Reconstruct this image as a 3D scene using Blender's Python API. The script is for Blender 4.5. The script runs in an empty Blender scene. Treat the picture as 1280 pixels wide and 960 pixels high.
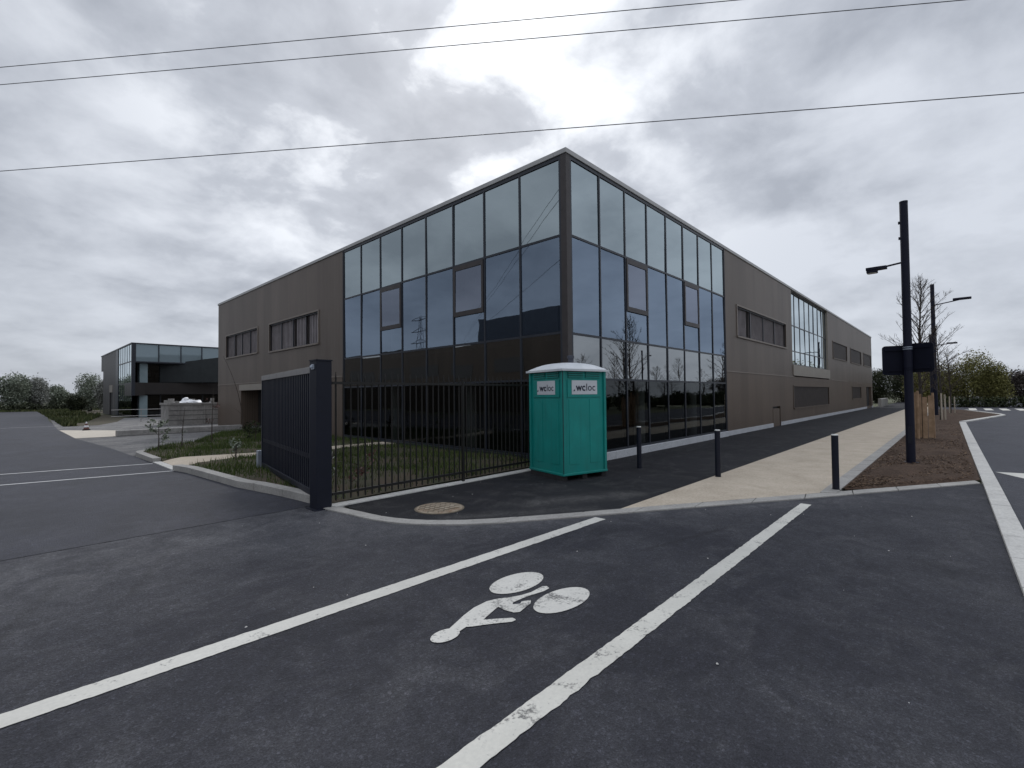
import bpy, math, random
import numpy as np
from mathutils import Vector, Matrix
random.seed(7)
rng = np.random.default_rng(11)
scene = bpy.context.scene
C = scene.collection
PI = math.pi

# ------------------------------------------------------------------ helpers
class MB:
    """collects shapes (world coordinates) and links them as one mesh object"""
    def __init__(self):
        self.v = []; self.f = []; self.m = []
    def add(self, vs, fs, mi=0):
        o = len(self.v)
        self.v += [tuple(p) for p in vs]
        self.f += [tuple(i + o for i in f) for f in fs]
        self.m += [mi] * len(fs)
        return self
    def box(self, x0, y0, z0, x1, y1, z1, mi=0):
        vs = [(x0, y0, z0), (x1, y0, z0), (x1, y1, z0), (x0, y1, z0), (x0, y0, z1), (x1, y0, z1), (x1, y1, z1), (x0, y1, z1)]
        return self.add(vs, [(0, 3, 2, 1), (4, 5, 6, 7), (0, 1, 5, 4), (1, 2, 6, 5), (2, 3, 7, 6), (3, 0, 4, 7)], mi)
    def prism(self, pts, z0, z1, mi=0):
        n = len(pts)
        a = sum(pts[i][0] * pts[(i + 1) % n][1] - pts[(i + 1) % n][0] * pts[i][1] for i in range(n))
        if a < 0: pts = pts[::-1]
        vs = [(p[0], p[1], z0) for p in pts] + [(p[0], p[1], z1) for p in pts]
        fs = [tuple(range(n - 1, -1, -1)), tuple(range(n, 2 * n))] + [(i, (i + 1) % n, n + (i + 1) % n, n + i) for i in range(n)]
        return self.add(vs, fs, mi)
    def sheet(self, pts, z=0.0, mi=0):
        n = len(pts)
        a = sum(pts[i][0] * pts[(i + 1) % n][1] - pts[(i + 1) % n][0] * pts[i][1] for i in range(n))
        if a < 0: pts = pts[::-1]
        return self.add([(p[0], p[1], z) for p in pts], [tuple(range(n))], mi)
    def tube(self, pts, rad, n=8, mi=0, cap=True):
        pts = [Vector(p) for p in pts]
        if not hasattr(rad, '__len__'): rad = [rad] * len(pts)
        vs = []; fs = []
        up = None
        for i, p in enumerate(pts):
            d = (pts[min(i + 1, len(pts) - 1)] - pts[max(i - 1, 0)])
            d = d.normalized() if d.length > 1e-9 else Vector((0, 0, 1))
            if up is None:
                up = d.orthogonal().normalized()
            up = (up - d * up.dot(d))
            up = up.normalized() if up.length > 1e-6 else d.orthogonal().normalized()
            s = d.cross(up)
            for k in range(n):
                a = 2 * PI * k / n
                vs.append(p + (up * math.cos(a) + s * math.sin(a)) * rad[i])
        for i in range(len(pts) - 1):
            for k in range(n):
                fs.append((i * n + k, i * n + (k + 1) % n, (i + 1) * n + (k + 1) % n, (i + 1) * n + k))
        if cap:
            fs.append(tuple(range(n - 1, -1, -1))); fs.append(tuple((len(pts) - 1) * n + k for k in range(n)))
        return self.add(vs, fs, mi)
    def bar(self, a, b, w, h, mi=0):
        """square bar from a to b"""
        a = Vector(a); b = Vector(b); d = (b - a).normalized()
        up = Vector((0, 0, 1)) if abs(d.z) < .95 else Vector((1, 0, 0))
        s = d.cross(up).normalized() * w / 2; u = s.cross(d).normalized() * h / 2
        vs = [a - s - u, a + s - u, a + s + u, a - s + u, b - s - u, b + s - u, b + s + u, b - s + u]
        return self.add(vs, [(0, 1, 2, 3), (7, 6, 5, 4), (0, 4, 5, 1), (1, 5, 6, 2), (2, 6, 7, 3), (3, 7, 4, 0)], mi)
    def lathe(self, prof, cx, cy, n=24, mi=0):
        vs = []; fs = []
        for r, z in prof:
            for k in range(n):
                a = 2 * PI * k / n
                vs.append((cx + r * math.cos(a), cy + r * math.sin(a), z))
        for i in range(len(prof) - 1):
            for k in range(n):
                fs.append((i * n + k, i * n + (k + 1) % n, (i + 1) * n + (k + 1) % n, (i + 1) * n + k))
        fs.append(tuple(range(n - 1, -1, -1))); fs.append(tuple((len(prof) - 1) * n + k for k in range(n)))
        return self.add(vs, fs, mi)
    def build(self, name, mats, parent=None, smooth=False, bevel=0, local=False):
        me = bpy.data.meshes.new(name)
        if not isinstance(mats, (list, tuple)): mats = [mats]
        off = Vector((0, 0, 0))
        if parent is not None and not local:
            off = wloc(parent)
        me.from_pydata([(p[0] - off.x, p[1] - off.y, p[2] - off.z) for p in self.v], [], self.f)
        for m in mats: me.materials.append(m)
        me.polygons.foreach_set('material_index', self.m)
        if smooth: me.polygons.foreach_set('use_smooth', [True] * len(me.polygons))
        me.update()
        o = bpy.data.objects.new(name, me); C.objects.link(o)
        if parent is not None: o.parent = parent
        if bevel:
            b = o.modifiers.new('bevel', 'BEVEL'); b.width = bevel; b.segments = 2; b.limit_method = 'ANGLE'; b.angle_limit = .6
        return o

def wloc(o):
    v = Vector((0, 0, 0))
    while o is not None:
        v += o.location; o = o.parent
    return v

def tag(o, label=None, cat=None, group=None, kind=None):
    if label: o['label'] = label
    if cat: o['category'] = cat
    if group: o['group'] = group
    if kind: o['kind'] = kind
    return o

def thing(name, label, cat, loc=(0, 0, 0), rz=0.0, group=None):
    o = bpy.data.objects.new(name, None); C.objects.link(o)
    o.empty_display_size = .3
    o.location = loc; o.rotation_euler = (0, 0, rz)
    return tag(o, label, cat, group)

def copy_tree(o, parent=None):
    c = o.copy(); C.objects.link(c); c.parent = parent
    for ch in list(o.children): copy_tree(ch, c)
    return c

def fast_mesh(name, verts, faces_flat, per, mat, parent=None):
    """big meshes from numpy: verts (n,3), all faces with `per` corners"""
    me = bpy.data.meshes.new(name)
    nf = len(faces_flat) // per
    off = np.array(wloc(parent)) if parent is not None else np.zeros(3)
    me.vertices.add(len(verts)); me.vertices.foreach_set('co', (verts - off).astype(np.float32).ravel())
    me.loops.add(len(faces_flat)); me.loops.foreach_set('vertex_index', np.asarray(faces_flat, dtype=np.int32))
    me.polygons.add(nf)
    me.polygons.foreach_set('loop_start', np.arange(0, nf * per, per, dtype=np.int32))
    me.polygons.foreach_set('loop_total', np.full(nf, per, dtype=np.int32))
    me.update(calc_edges=True); me.validate()
    for m in (mat if isinstance(mat, (list, tuple)) else [mat]): me.materials.append(m)
    o = bpy.data.objects.new(name, me); C.objects.link(o)
    if parent is not None: o.parent = parent
    return o

# ------------------------------------------------------------------ materials
class NT:
    def __init__(self, name):
        self.mat = bpy.data.materials.new(name); self.mat.use_nodes = True
        self.t = self.mat.node_tree; self.n = self.t.nodes; self.l = self.t.links
        self.b = self.n['Principled BSDF']; self.out = self.n['Material Output']
    def node(self, typ, **kw):
        nd = self.n.new(typ)
        for k, v in kw.items():
            if k in nd.inputs: self.set(nd.inputs[k], v)
            else: setattr(nd, k, v)
        return nd
    def set(self, sock, v):
        if hasattr(v, 'is_output'): self.l.new(v, sock)
        elif hasattr(v, '__len__') and len(v) == 3 and sock.type == 'RGBA': sock.default_value = (*v, 1)
        else: sock.default_value = v
    def coord(self, kind='Object', scale=(1, 1, 1)):
        tc = self.node('ShaderNodeTexCoord')
        mp = self.node('ShaderNodeMapping'); mp.inputs['Scale'].default_value = scale
        self.l.new(tc.outputs[kind], mp.inputs['Vector']); return mp.outputs[0]
    def noise(self, vec, scale, detail=4, rough=.55, dist=0):
        nd = self.node('ShaderNodeTexNoise', Scale=scale, Detail=detail, Roughness=rough, Distortion=dist)
        self.l.new(vec, nd.inputs['Vector']); return nd.outputs['Fac']
    def ramp(self, fac, stops):
        nd = self.node('ShaderNodeValToRGB'); self.l.new(fac, nd.inputs[0])
        el = nd.color_ramp.elements
        while len(el) < len(stops): el.new(.5)
        for e, (p, c) in zip(el, stops):
            e.position = p; e.color = (*c, 1) if hasattr(c, '__len__') else (c, c, c, 1)
        return nd.outputs[0]
    def mix(self, fac, a, b, mode='MIX'):
        nd = self.node('ShaderNodeMix', data_type='RGBA', blend_type=mode)
        self.set(nd.inputs[0], fac); self.set(nd.inputs[6], a); self.set(nd.inputs[7], b); return nd.outputs[2]
    def math(self, op, a, b=0.0, c=None, clamp=False):
        nd = self.node('ShaderNodeMath', operation=op); nd.use_clamp = clamp
        self.set(nd.inputs[0], a); self.set(nd.inputs[1], b)
        if c is not None: self.set(nd.inputs[2], c)
        return nd.outputs[0]
    def bump(self, h, strength=.3, dist=.01):
        nd = self.node('ShaderNodeBump', Strength=strength, Distance=dist); self.l.new(h, nd.inputs['Height'])
        self.l.new(nd.outputs[0], self.b.inputs['Normal']); return nd.outputs[0]
    def pb(self, color=None, rough=.6, metal=0.0, spec=None):
        if color is not None: self.set(self.b.inputs['Base Color'], color)
        self.set(self.b.inputs['Roughness'], rough); self.set(self.b.inputs['Metallic'], metal)
        if spec is not None: self.b.inputs['Specular IOR Level'].default_value = spec
        return self.mat

def mottled(name, c0, c1, scale=3, rough=.6, metal=0, bump=.15, bscale=60, bdist=.004, spec=None, detail=5):
    m = NT(name); v = m.coord()
    f = m.noise(v, scale, detail)
    col = m.mix(m.ramp(f, [(.32, 0), (.68, 1)]), c0, c1)
    if bump: m.bump(m.noise(v, bscale, 3), bump, bdist)
    return m.pb(col, rough, metal, spec)

def asphalt(name, base, light, stain, tracks=False, amt=.6, dust=(), rough=.85):
    m = NT(name); v = m.coord()
    fine = m.noise(v, 120, 3, .7)
    grit = m.node('ShaderNodeTexVoronoi', Scale=70.0); m.l.new(v, grit.inputs['Vector'])
    big = m.noise(v, .55, 7, .64, .8)
    mid = m.noise(v, 1.9, 7, .66, .9)
    smear = m.noise(m.coord(scale=(.55, 1.1, 1)), 1.3, 7, .68, 1.6)
    col = m.mix(m.ramp(big, [(.42, 0), (.60, 1)]), base, light)
    col = m.mix(m.math('MULTIPLY', m.ramp(mid, [(.50, 0), (.74, 1)]), amt), col, stain)
    col = m.mix(m.math('MULTIPLY', m.ramp(smear, [(.54, 0), (.74, 1)]), amt), col, stain)
    dark = m.noise(v, .9, 6, .62, .5)
    col = m.mix(m.math('MULTIPLY', m.ramp(dark, [(.56, 0), (.72, 1)]), .55), col, tuple(x * .5 for x in base))
    if tracks:
        tc = m.node('ShaderNodeTexCoord'); sp = m.node('ShaderNodeSeparateXYZ'); m.l.new(tc.outputs['Object'], sp.inputs[0])
        for (ax, ay, bx, by, w) in tracks:
            L = math.hypot(bx - ax, by - ay); nx, ny = -(by - ay) / L, (bx - ax) / L
            d = m.math('ADD', m.math('ADD', m.math('MULTIPLY', sp.outputs[0], nx), m.math('MULTIPLY', sp.outputs[1], ny)), -(ax * nx + ay * ny))
            msk = m.math('SUBTRACT', 1.0, m.math('DIVIDE', m.math('ABSOLUTE', d), w), clamp=True)
            tx, ty = (bx - ax) / L, (by - ay) / L
            al = m.math('ADD', m.math('ADD', m.math('MULTIPLY', sp.outputs[0], tx), m.math('MULTIPLY', sp.outputs[1], ty)), -(ax * tx + ay * ty))
            e = m.math('MULTIPLY', m.math('MULTIPLY', al, 1.2, clamp=True), m.math('MULTIPLY', m.math('SUBTRACT', L, al), 1.2, clamp=True))
            msk = m.math('MULTIPLY', m.math('MULTIPLY', msk, e), m.math('MULTIPLY', m.ramp(mid, [(.3, 0), (.6, 1)]), .75))
            col = m.mix(msk, col, tuple(x * .35 for x in base))
    if dust:
        tc = m.node('ShaderNodeTexCoord'); sp = m.node('ShaderNodeSeparateXYZ'); m.l.new(tc.outputs['Object'], sp.inputs[0])
        for (ax, ay, bx, by, w, k_) in dust:
            L = math.hypot(bx - ax, by - ay); tx, ty = (bx - ax) / L, (by - ay) / L
            al = m.math('ADD', m.math('ADD', m.math('MULTIPLY', sp.outputs[0], tx), m.math('MULTIPLY', sp.outputs[1], ty)), -(ax * tx + ay * ty))
            al = m.math('MINIMUM', m.math('MAXIMUM', al, 0.0), L)
            qx = m.math('SUBTRACT', sp.outputs[0], m.math('ADD', m.math('MULTIPLY', al, tx), ax)); qy = m.math('SUBTRACT', sp.outputs[1], m.math('ADD', m.math('MULTIPLY', al, ty), ay))
            d = m.math('SQRT', m.math('ADD', m.math('MULTIPLY', qx, qx), m.math('MULTIPLY', qy, qy)))
            msk = m.math('SUBTRACT', 1.0, m.math('DIVIDE', d, w), clamp=True)
            col = m.mix(m.math('MULTIPLY', m.math('POWER', msk, 1.3), m.math('MULTIPLY', m.ramp(mid, [(.30, .1), (.66, 1)]), k_)), col, tuple(x * 1.15 for x in stain))
    col = m.mix(1.0, col, m.ramp(m.noise(v, 9, 5, .7), [(.3, .78), (.7, 1.24)]), 'MULTIPLY')
    col = m.mix(1.0, col, m.ramp(m.noise(v, 34, 4, .75), [(.3, .78), (.5, .98), (.72, 1.32)]), 'MULTIPLY')
    col = m.mix(1.0, col, m.ramp(fine, [(.30, .5), (.5, 1.0), (.72, 1.8)]), 'MULTIPLY')
    rnd = m.ramp(grit.outputs['Color'], [(.0, .65), (.75, 1.05), (1.0, 2.0)])
    col = m.mix(.8, col, rnd, 'MULTIPLY')
    h = m.math('ADD', m.math('MULTIPLY', grit.outputs['Distance'], .7), fine)
    m.bump(h, .6, .007)
    return m.pb(col, rough, 0, .3)

def paint_line(name, base, amount):
    """road paint worn through to the asphalt in patches"""
    m = NT(name); v = m.coord()
    a = m.noise(v, 3.0, 8, .72, .5); b = m.noise(v, 45, 3, .7)
    wear = m.math('ADD', m.math('MULTIPLY', a, .75), m.math('MULTIPLY', b, .35))
    msk = m.ramp(wear, [(.70 - amount, 0), (.76 - amount * .8, 1)])
    d = m.noise(v, 1.3, 6, .6)
    col = m.mix(m.ramp(d, [(.3, 0), (.7, 1)]), base, tuple(x * .8 for x in base))
    col = m.mix(m.ramp(b, [(.35, .0), (.75, .22)]), col, (.25, .25, .25))
    col = m.mix(m.math('MULTIPLY', msk, .82), col, (.06, .06, .062))
    m.bump(b, .4, .004)
    return m.pb(col, .7, 0, .3)

def concrete(name, c0, c1, dirt=.5, rough=.85):
    m = NT(name); v = m.coord()
    f = m.noise(v, 1.6, 7, .65, .4); g = m.noise(v, 35, 4, .65); s = m.noise(v, 6, 6, .7, 1)
    col = m.mix(m.ramp(f, [(.3, 0), (.7, 1)]), c0, c1)
    col = m.mix(m.math('MULTIPLY', m.ramp(s, [(.55, 0), (.75, 1)]), dirt), col, tuple(x * .5 for x in c0))
    col = m.mix(.55, col, m.ramp(g, [(.3, .7), (.7, 1.3)]), 'MULTIPLY')
    m.bump(g, .35, .004)
    return m.pb(col, rough, 0, .3)

M = {}
M['forecourt'] = asphalt('forecourt_asphalt', (.0205, .0210, .0280), (.0335, .0342, .0415), (.074, .074, .080), [(-.3, 4.2, .75, 7.25, .07), (.45, 4.6, 1.5, 7.0, .06), (4.5, 2.6, 6.9, 2.0, .05)], .42, [(-3, 6.8, 3.0, 6.8, 2.8, .9), (3.2, 6.4, 4.1, 4.75, .8, .7), (4.1, 4.7, 9.6, 1.0, .75, .75), (-1, 2.5, 1.5, 2.2, 1.2, .3)])
M['entrance'] = asphalt('entrance_asphalt', (.0125, .0133, .0215), (.0205, .0215, .033), (.055, .056, .068), False, .4, (), .62)
M['pavement'] = asphalt('pavement_asphalt', (.0060, .0062, .0090), (.0100, .0102, .0135), (.075, .072, .07), False, .35, [(5.6, 4.9, 7.2, 4.1, .45, .8), (4.2, 5.2, 5.9, 4.0, .3, .5)])
M['road'] = asphalt('road_asphalt', (.020, .021, .031), (.029, .030, .041), (.058, .058, .066), False, .5, (), .65)
M['court'] = asphalt('courtyard_asphalt', (.10, .098, .10), (.17, .165, .16), (.23, .22, .21))
M['line'] = paint_line('road_paint', (.60, .585, .535), .07)
M['line_worn'] = paint_line('worn_road_paint', (.60, .585, .53), .10)
M['symbol'] = paint_line('symbol_paint', (.62, .605, .56), .12)
M['thin_line'] = paint_line('thin_line_paint', (.55, .55, .55), .05)
M['kerb'] = concrete('kerb_concrete', (.26, .25, .235), (.36, .345, .32), .45)
M['kerb_pale'] = concrete('pale_concrete', (.42, .41, .39), (.52, .51, .48), .35)
M['plinth'] = concrete('plinth_concrete', (.40, .41, .43), (.50, .51, .53), .3)
M['beige'] = concrete('beige_path', (.385, .325, .252), (.49, .42, .335), .25)
M['slab'] = concrete('slab_concrete', (.42, .38, .32), (.52, .47, .40), .2)
M['rubble'] = concrete('weathered_grey', (.20, .19, .18), (.36, .345, .325), .8)
M['soil'] = mottled('lawn_soil', (.034, .038, .016), (.062, .040, .025), 2.2, .95, 0, .6, 40, .02)
M['verge'] = mottled('verge', (.04, .055, .02), (.075, .07, .035), .25, .95, 0, .5, 20, .03)
m = NT('bark_mulch'); v = m.coord()
w_ = m.node('ShaderNodeTexVoronoi', Scale=26.0); m.l.new(m.coord(scale=(1, 1.7, 1)), w_.inputs['Vector'])
f_ = m.noise(v, 1.3, 6, .65)
col = m.mix(m.ramp(f_, [(.35, 0), (.65, 1)]), (.052, .033, .023), (.080, .052, .036))
col = m.mix(.9, col, m.ramp(w_.outputs['Color'], [(0, .6), (.5, 1.0), (1, 1.5)]), 'MULTIPLY')
m.bump(m.math('ADD', w_.outputs['Distance'], m.noise(v, 60, 3)), .6, .02)
M['mulch'] = m.pb(col, .95, 0, .2)
m = NT('bark_chip'); g_ = m.node('ShaderNodeNewGeometry')
M['chip'] = m.pb(m.ramp(g_.outputs['Random Per Island'], [(0, (.03, .018, .011)), (.6, (.09, .055, .034)), (1, (.20, .14, .095))]), .9, 0, .2)

def cladding(name, c0, c1, pitch=.0, metal=.35, rough=.5):
    m = NT(name); v = m.coord()
    tc = m.node('ShaderNodeTexCoord'); sp = m.node('ShaderNodeSeparateXYZ'); m.l.new(tc.outputs['Object'], sp.inputs[0])
    along = m.math('ADD', sp.outputs[0], sp.outputs[1])
    rib = m.math('FRACT', m.math('MULTIPLY', along, 1 / .125))
    groove = m.math('LESS_THAN', rib, .16)
    panel = m.math('LESS_THAN', m.math('FRACT', m.math('MULTIPLY', along, 1 / 1.0)), .012)
    pid = m.node('ShaderNodeTexWhiteNoise', noise_dimensions='1D'); m.l.new(m.math('FLOOR', along), pid.inputs['W'])
    dirt = m.noise(m.coord(scale=(.8, .8, .16)), 1.4, 6, .6)
    big = m.noise(v, .22, 4, .5)
    col = m.mix(m.ramp(dirt, [(.3, 0), (.7, 1)]), c0, c1)
    col = m.mix(.6, col, m.ramp(pid.outputs['Value'], [(0, .86), (1, 1.12)]), 'MULTIPLY')
    col = m.mix(.4, col, m.ramp(big, [(.3, .82), (.7, 1.18)]), 'MULTIPLY')
    col = m.mix(m.math('MULTIPLY', groove, .55), col, tuple(x * .45 for x in c0))
    col = m.mix(m.math('MULTIPLY', panel, .5), col, tuple(x * .3 for x in c0))
    hgt = m.math('SUBTRACT', 1.0, m.math('MAXIMUM', groove, panel))
    m.bump(m.math('ADD', hgt, m.math('MULTIPLY', m.noise(v, 3, 3), .25)), .35, .012)
    return m.pb(col, rough, metal, .4)
M['clad'] = cladding('brown_cladding', (.126, .101, .084), (.163, .134, .113))
M['clad_low'] = cladding('brown_lower_cladding', (.118, .088, .068), (.15, .115, .09))
M['trim'] = mottled('brown_trim', (.175, .145, .122), (.21, .175, .148), 2, .5, .2, .1, 30)
M['clad_far'] = cladding('grey_brown_cladding', (.060, .057, .058), (.085, .08, .08))
M['clad_pale'] = mottled('pale_brown_panel', (.24, .215, .18), (.28, .25, .215), 2, .5, .2, .1, 30)
M['coping'] = mottled('coping_metal', (.34, .335, .33), (.41, .405, .395), 1.5, .45, .3, .05, 20)
M['frame'] = mottled('dark_frame', (.020, .024, .034), (.028, .032, .043), 4, .4, .2, 0)
M['frame_brown'] = mottled('brown_frame', (.042, .036, .036), (.055, .047, .046), 4, .45, .3, 0)
M['louvre'] = mottled('louvre', (.055, .045, .043), (.08, .066, .062), 3, .5, .2, .1, 30)
M['curtain'] = mottled('pale_blind', (.24, .215, .225), (.34, .31, .32), 2.5, .7, 0, 0)
M['interior'] = mottled('interior_wall', (.16, .16, .165), (.22, .22, .22), 1, .9, 0, 0)
M['interior_dark'] = mottled('interior_dark', (.05, .05, .052), (.08, .08, .08), 1, .8, 0, 0)
M['slab_edge'] = mottled('slab_edge', (.075, .058, .046), (.095, .075, .06), 1, .7, 0, 0)
M['column'] = concrete('pale_column', (.42, .42, .40), (.5, .5, .47), .2)
M['roofing'] = mottled('roofing', (.2, .2, .2), (.26, .26, .25), 1, .9)
M['black'] = mottled('black_void', (.010, .010, .012), (.016, .016, .018), 2, .6, 0, 0)

def glass(name, base, tint, trans, wav=.05, back=None, backfac=.0):
    m = NT(name); m.n.remove(m.b)
    fr = m.node('ShaderNodeFresnel', IOR=1.5)
    fac = m.math('ADD', base, m.math('MULTIPLY', fr.outputs[0], 1 - base), clamp=True)
    v = m.coord()
    bp = m.node('ShaderNodeBump', Strength=wav, Distance=.05); m.l.new(m.noise(v, .9, 2, .4), bp.inputs['Height'])
    gl = m.node('ShaderNodeBsdfGlossy', Roughness=.012); m.set(gl.inputs['Color'], tint); m.l.new(bp.outputs[0], gl.inputs['Normal'])
    m.l.new(bp.outputs[0], fr.inputs['Normal'])
    tr = m.node('ShaderNodeBsdfTransparent'); m.set(tr.inputs['Color'], trans)
    under = tr.outputs[0]
    if backfac:
        df = m.node('ShaderNodeBsdfDiffuse'); m.set(df.inputs['Color'], back)
        mx0 = m.node('ShaderNodeMixShader'); m.set(mx0.inputs[0], backfac); m.l.new(tr.outputs[0], mx0.inputs[1]); m.l.new(df.outputs[0], mx0.inputs[2])
        under = mx0.outputs[0]
    mx = m.node('ShaderNodeMixShader'); m.l.new(fac, mx.inputs[0]); m.l.new(under, mx.inputs[1]); m.l.new(gl.outputs[0], mx.inputs[2])
    m.l.new(mx.outputs[0], m.out.inputs['Surface'])
    return m.mat
M['glass_top'] = glass('upper_glass', .44, (.78, .90, .94), (.26, .31, .31))
M['glass_mid'] = glass('blue_glass', .26, (.62, .77, .97), (.18, .22, .26))
M['glass_vent'] = glass('opening_glass', .24, (.70, .78, .95), (.16, .17, .19))
M['glass_band'] = glass('band_glass', .27, (.92, .97, 1.0), (.10, .10, .10))
M['glass_bay'] = glass('bay_glass', .70, (.88, .97, 1.0), (.10, .10, .10))
M['glass_low'] = glass('ground_floor_glass', .02, (.62, .66, .68), (.36, .38, .38))
M['glass_far'] = glass('far_glass', .05, (.80, .92, .97), (.3, .35, .36), .03, (.22, .28, .31), .85)

def metal(name, c, rough=.4, mt=.3, var=.25, spec=None):
    return mottled(name, c, tuple(x * (1 + var) for x in c), 5, rough, mt, .06, 90, .002, spec)
M['navy'] = metal('navy_steel', (.006, .0075, .016), .5, .0, .25, .3)
M['navy_top'] = metal('weathered_rail', (.20, .19, .185), .5)
M['fence'] = metal('fence_steel', (.014, .013, .012), .5)
M['lamp'] = metal('lamp_steel', (.008, .009, .020), .55, .0, .25, .2)
M['sign_back'] = metal('sign_back', (.006, .007, .015), .6, .0, .25, .12)
M['sign_face'] = metal('sign_face', (.03, .08, .3), .4, 0)
M['lamp_glass'] = metal('lamp_glass', (.35, .35, .33), .25, 0)
M['galv'] = metal('galvanised', (.38, .42, .48), .4, .5)
M['cap'] = metal('pale_cap', (.5, .5, .48), .5, 0)
M['wire'] = metal('wire', (.09, .09, .10), .5, .2)
m = NT('teal_plastic'); v = m.coord()
st = m.noise(m.coord(scale=(5, 5, .5)), 1.5, 6, .65); bl = m.noise(v, 2.2, 5, .6, .5); sc = m.noise(v, 26, 5, .75)
col = m.mix(m.ramp(bl, [(.3, 0), (.7, 1)]), (.002, .21, .185), (.003, .265, .232))
col = m.mix(m.math('MULTIPLY', m.ramp(st, [(.5, 0), (.75, 1)]), .35), col, (.003, .10, .095))
col = m.mix(m.math('MULTIPLY', m.ramp(sc, [(.60, 0), (.78, 1)]), .35), col, (.06, .30, .26))
lowz = m.node('ShaderNodeSeparateXYZ'); tcz = m.node('ShaderNodeTexCoord'); m.l.new(tcz.outputs['Object'], lowz.inputs[0])
mud = m.math('MULTIPLY', m.math('SUBTRACT', 1.0, m.math('MULTIPLY', lowz.outputs[2], 1.6), clamp=True), m.ramp(bl, [(.35, 0), (.7, 1)]))
col = m.mix(m.math('MULTIPLY', mud, .5), col, (.03, .09, .075))
m.bump(m.noise(v, 60, 3), .12, .003)
M['teal'] = m.pb(col, .48, 0, .4)
M['teal_dark'] = mottled('teal_dark', (.002, .07, .062), (.003, .09, .08), 4, .5, 0, .05)
M['seam'] = mottled('dark_seam', (.004, .022, .024), (.006, .03, .032), 4, .6, 0, 0)
M['white_roof'] = mottled('white_roof', (.50, .53, .55), (.66, .68, .70), 3, .5, 0, .12, 25)
M['white_sign'] = mottled('white_sign', (.52, .54, .57), (.60, .62, .65), 3, .45, 0, 0)
M['ink'] = mottled('sign_ink', (.01, .012, .03), (.015, .016, .035), 3, .6, 0, 0)
M['skid'] = mottled('skid', (.012, .012, .014), (.02, .02, .02), 4, .8)
M['pipe'] = mottled('grey_pipe', (.05, .055, .075), (.06, .065, .085), 4, .6, 0, 0)
M['cover'] = None
m = NT('dusty_cover'); v = m.coord()
a_ = m.noise(v, 7, 6, .7)
col = m.mix(m.ramp(a_, [(.35, 0), (.65, 1)]), (.20, .155, .11), (.34, .29, .225))
col = m.mix(m.math('MULTIPLY', m.ramp(m.noise(v, 3.5, 5, .6, 1), [(.5, 0), (.68, 1)]), .7), col, (.16, .085, .045))
M['cover'] = m.pb(col, .9, 0, .2)
M['cover_rib'] = mottled('cover_groove', (.085, .07, .05), (.17, .14, .10), 9, .9, 0, .1)
M['timber'] = mottled('raw_timber', (.22, .14, .08), (.36, .24, .15), 5, .85, 0, .4, 30, .01)
M['timber_pale'] = mottled('pale_timber', (.36, .31, .24), (.46, .40, .32), 4, .85, 0, .3, 30, .01)
M['bark'] = mottled('bark', (.035, .028, .024), (.06, .05, .042), 6, .95, 0, .5, 40, .01)
M['twig'] = mottled('twig', (.045, .034, .028), (.07, .055, .045), 6, .95, 0, 0)
M['white_sheet'] = mottled('white_sheeting', (.62, .63, .65), (.78, .78, .8), 3, .5, 0, .3, 12, .03)
M['orange'] = mottled('cone_dark_red', (.09, .03, .025), (.12, .04, .03), 4, .6, 0, 0)
M['tape'] = mottled('barrier_tape', (.5, .48, .47), (.58, .56, .55), 2, .6, 0, 0)
M['pebble'] = mottled('pebble', (.40, .39, .37), (.55, .53, .5), 30, .9, 0, 0)

def leafmat(name, stops, rough=.7, trans=.15):
    m = NT(name); g = m.node('ShaderNodeNewGeometry')
    v = m.coord(); big = m.noise(v, .7, 4, .6)
    col = m.ramp(g.outputs['Random Per Island'], stops)
    col = m.mix(.6, col, m.ramp(big, [(.3, .6), (.7, 1.45)]), 'MULTIPLY')
    return m.pb(col, rough, 0, .2)
M['leaf_dark'] = leafmat('dark_leaves', [(0, (.018, .022, .012)), (.6, (.035, .042, .022)), (1, (.06, .066, .035))])
M['leaf_olive'] = leafmat('olive_leaves', [(0, (.10, .098, .034)), (.6, (.165, .158, .052)), (1, (.26, .245, .09))])
M['leaf_mid_hazed'] = leafmat('hazed_mid_leaves', [(0, (.12, .14, .105)), (.6, (.19, .215, .16)), (1, (.29, .31, .24))])  # haze of the left horizon is lightened into this leaf colour
M['leaf_grey_hazed'] = leafmat('hazed_grey_leaves', [(0, (.16, .165, .15)), (.6, (.24, .245, .22)), (1, (.34, .34, .31))])  # greyer leaves, likewise paled in colour to stand for distance haze
M['leaf_brown'] = leafmat('brown_twigs', [(0, (.035, .028, .026)), (.6, (.065, .053, .048)), (1, (.11, .095, .085))])
M['leaf_hedge'] = leafmat('hedge_leaves', [(0, (.012, .018, .008)), (.6, (.03, .04, .015)), (1, (.06, .07, .03))])
M['leaf_red'] = leafmat('reddish_leaves', [(0, (.06, .03, .025)), (.6, (.12, .06, .05)), (1, (.2, .14, .12))])
M['grass'] = leafmat('grass_blades', [(0, (.026, .046, .010)), (.6, (.056, .088, .020)), (1, (.11, .13, .04))])
M['weeds'] = leafmat('weeds', [(0, (.03, .04, .015)), (.6, (.06, .075, .025)), (1, (.13, .13, .06))])

# ------------------------------------------------------------------ setting: ground and paving
def struct(o, label=None): o['kind'] = 'structure'; return o
def strip(a, b):
    return a + b[::-1]

gm = MB(); gm.sheet([(700 * math.cos(2 * PI * k / 48), 700 * math.sin(2 * PI * k / 48)) for k in range(48)], -.06)
struct(gm.build('ground', M['verge']))

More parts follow.
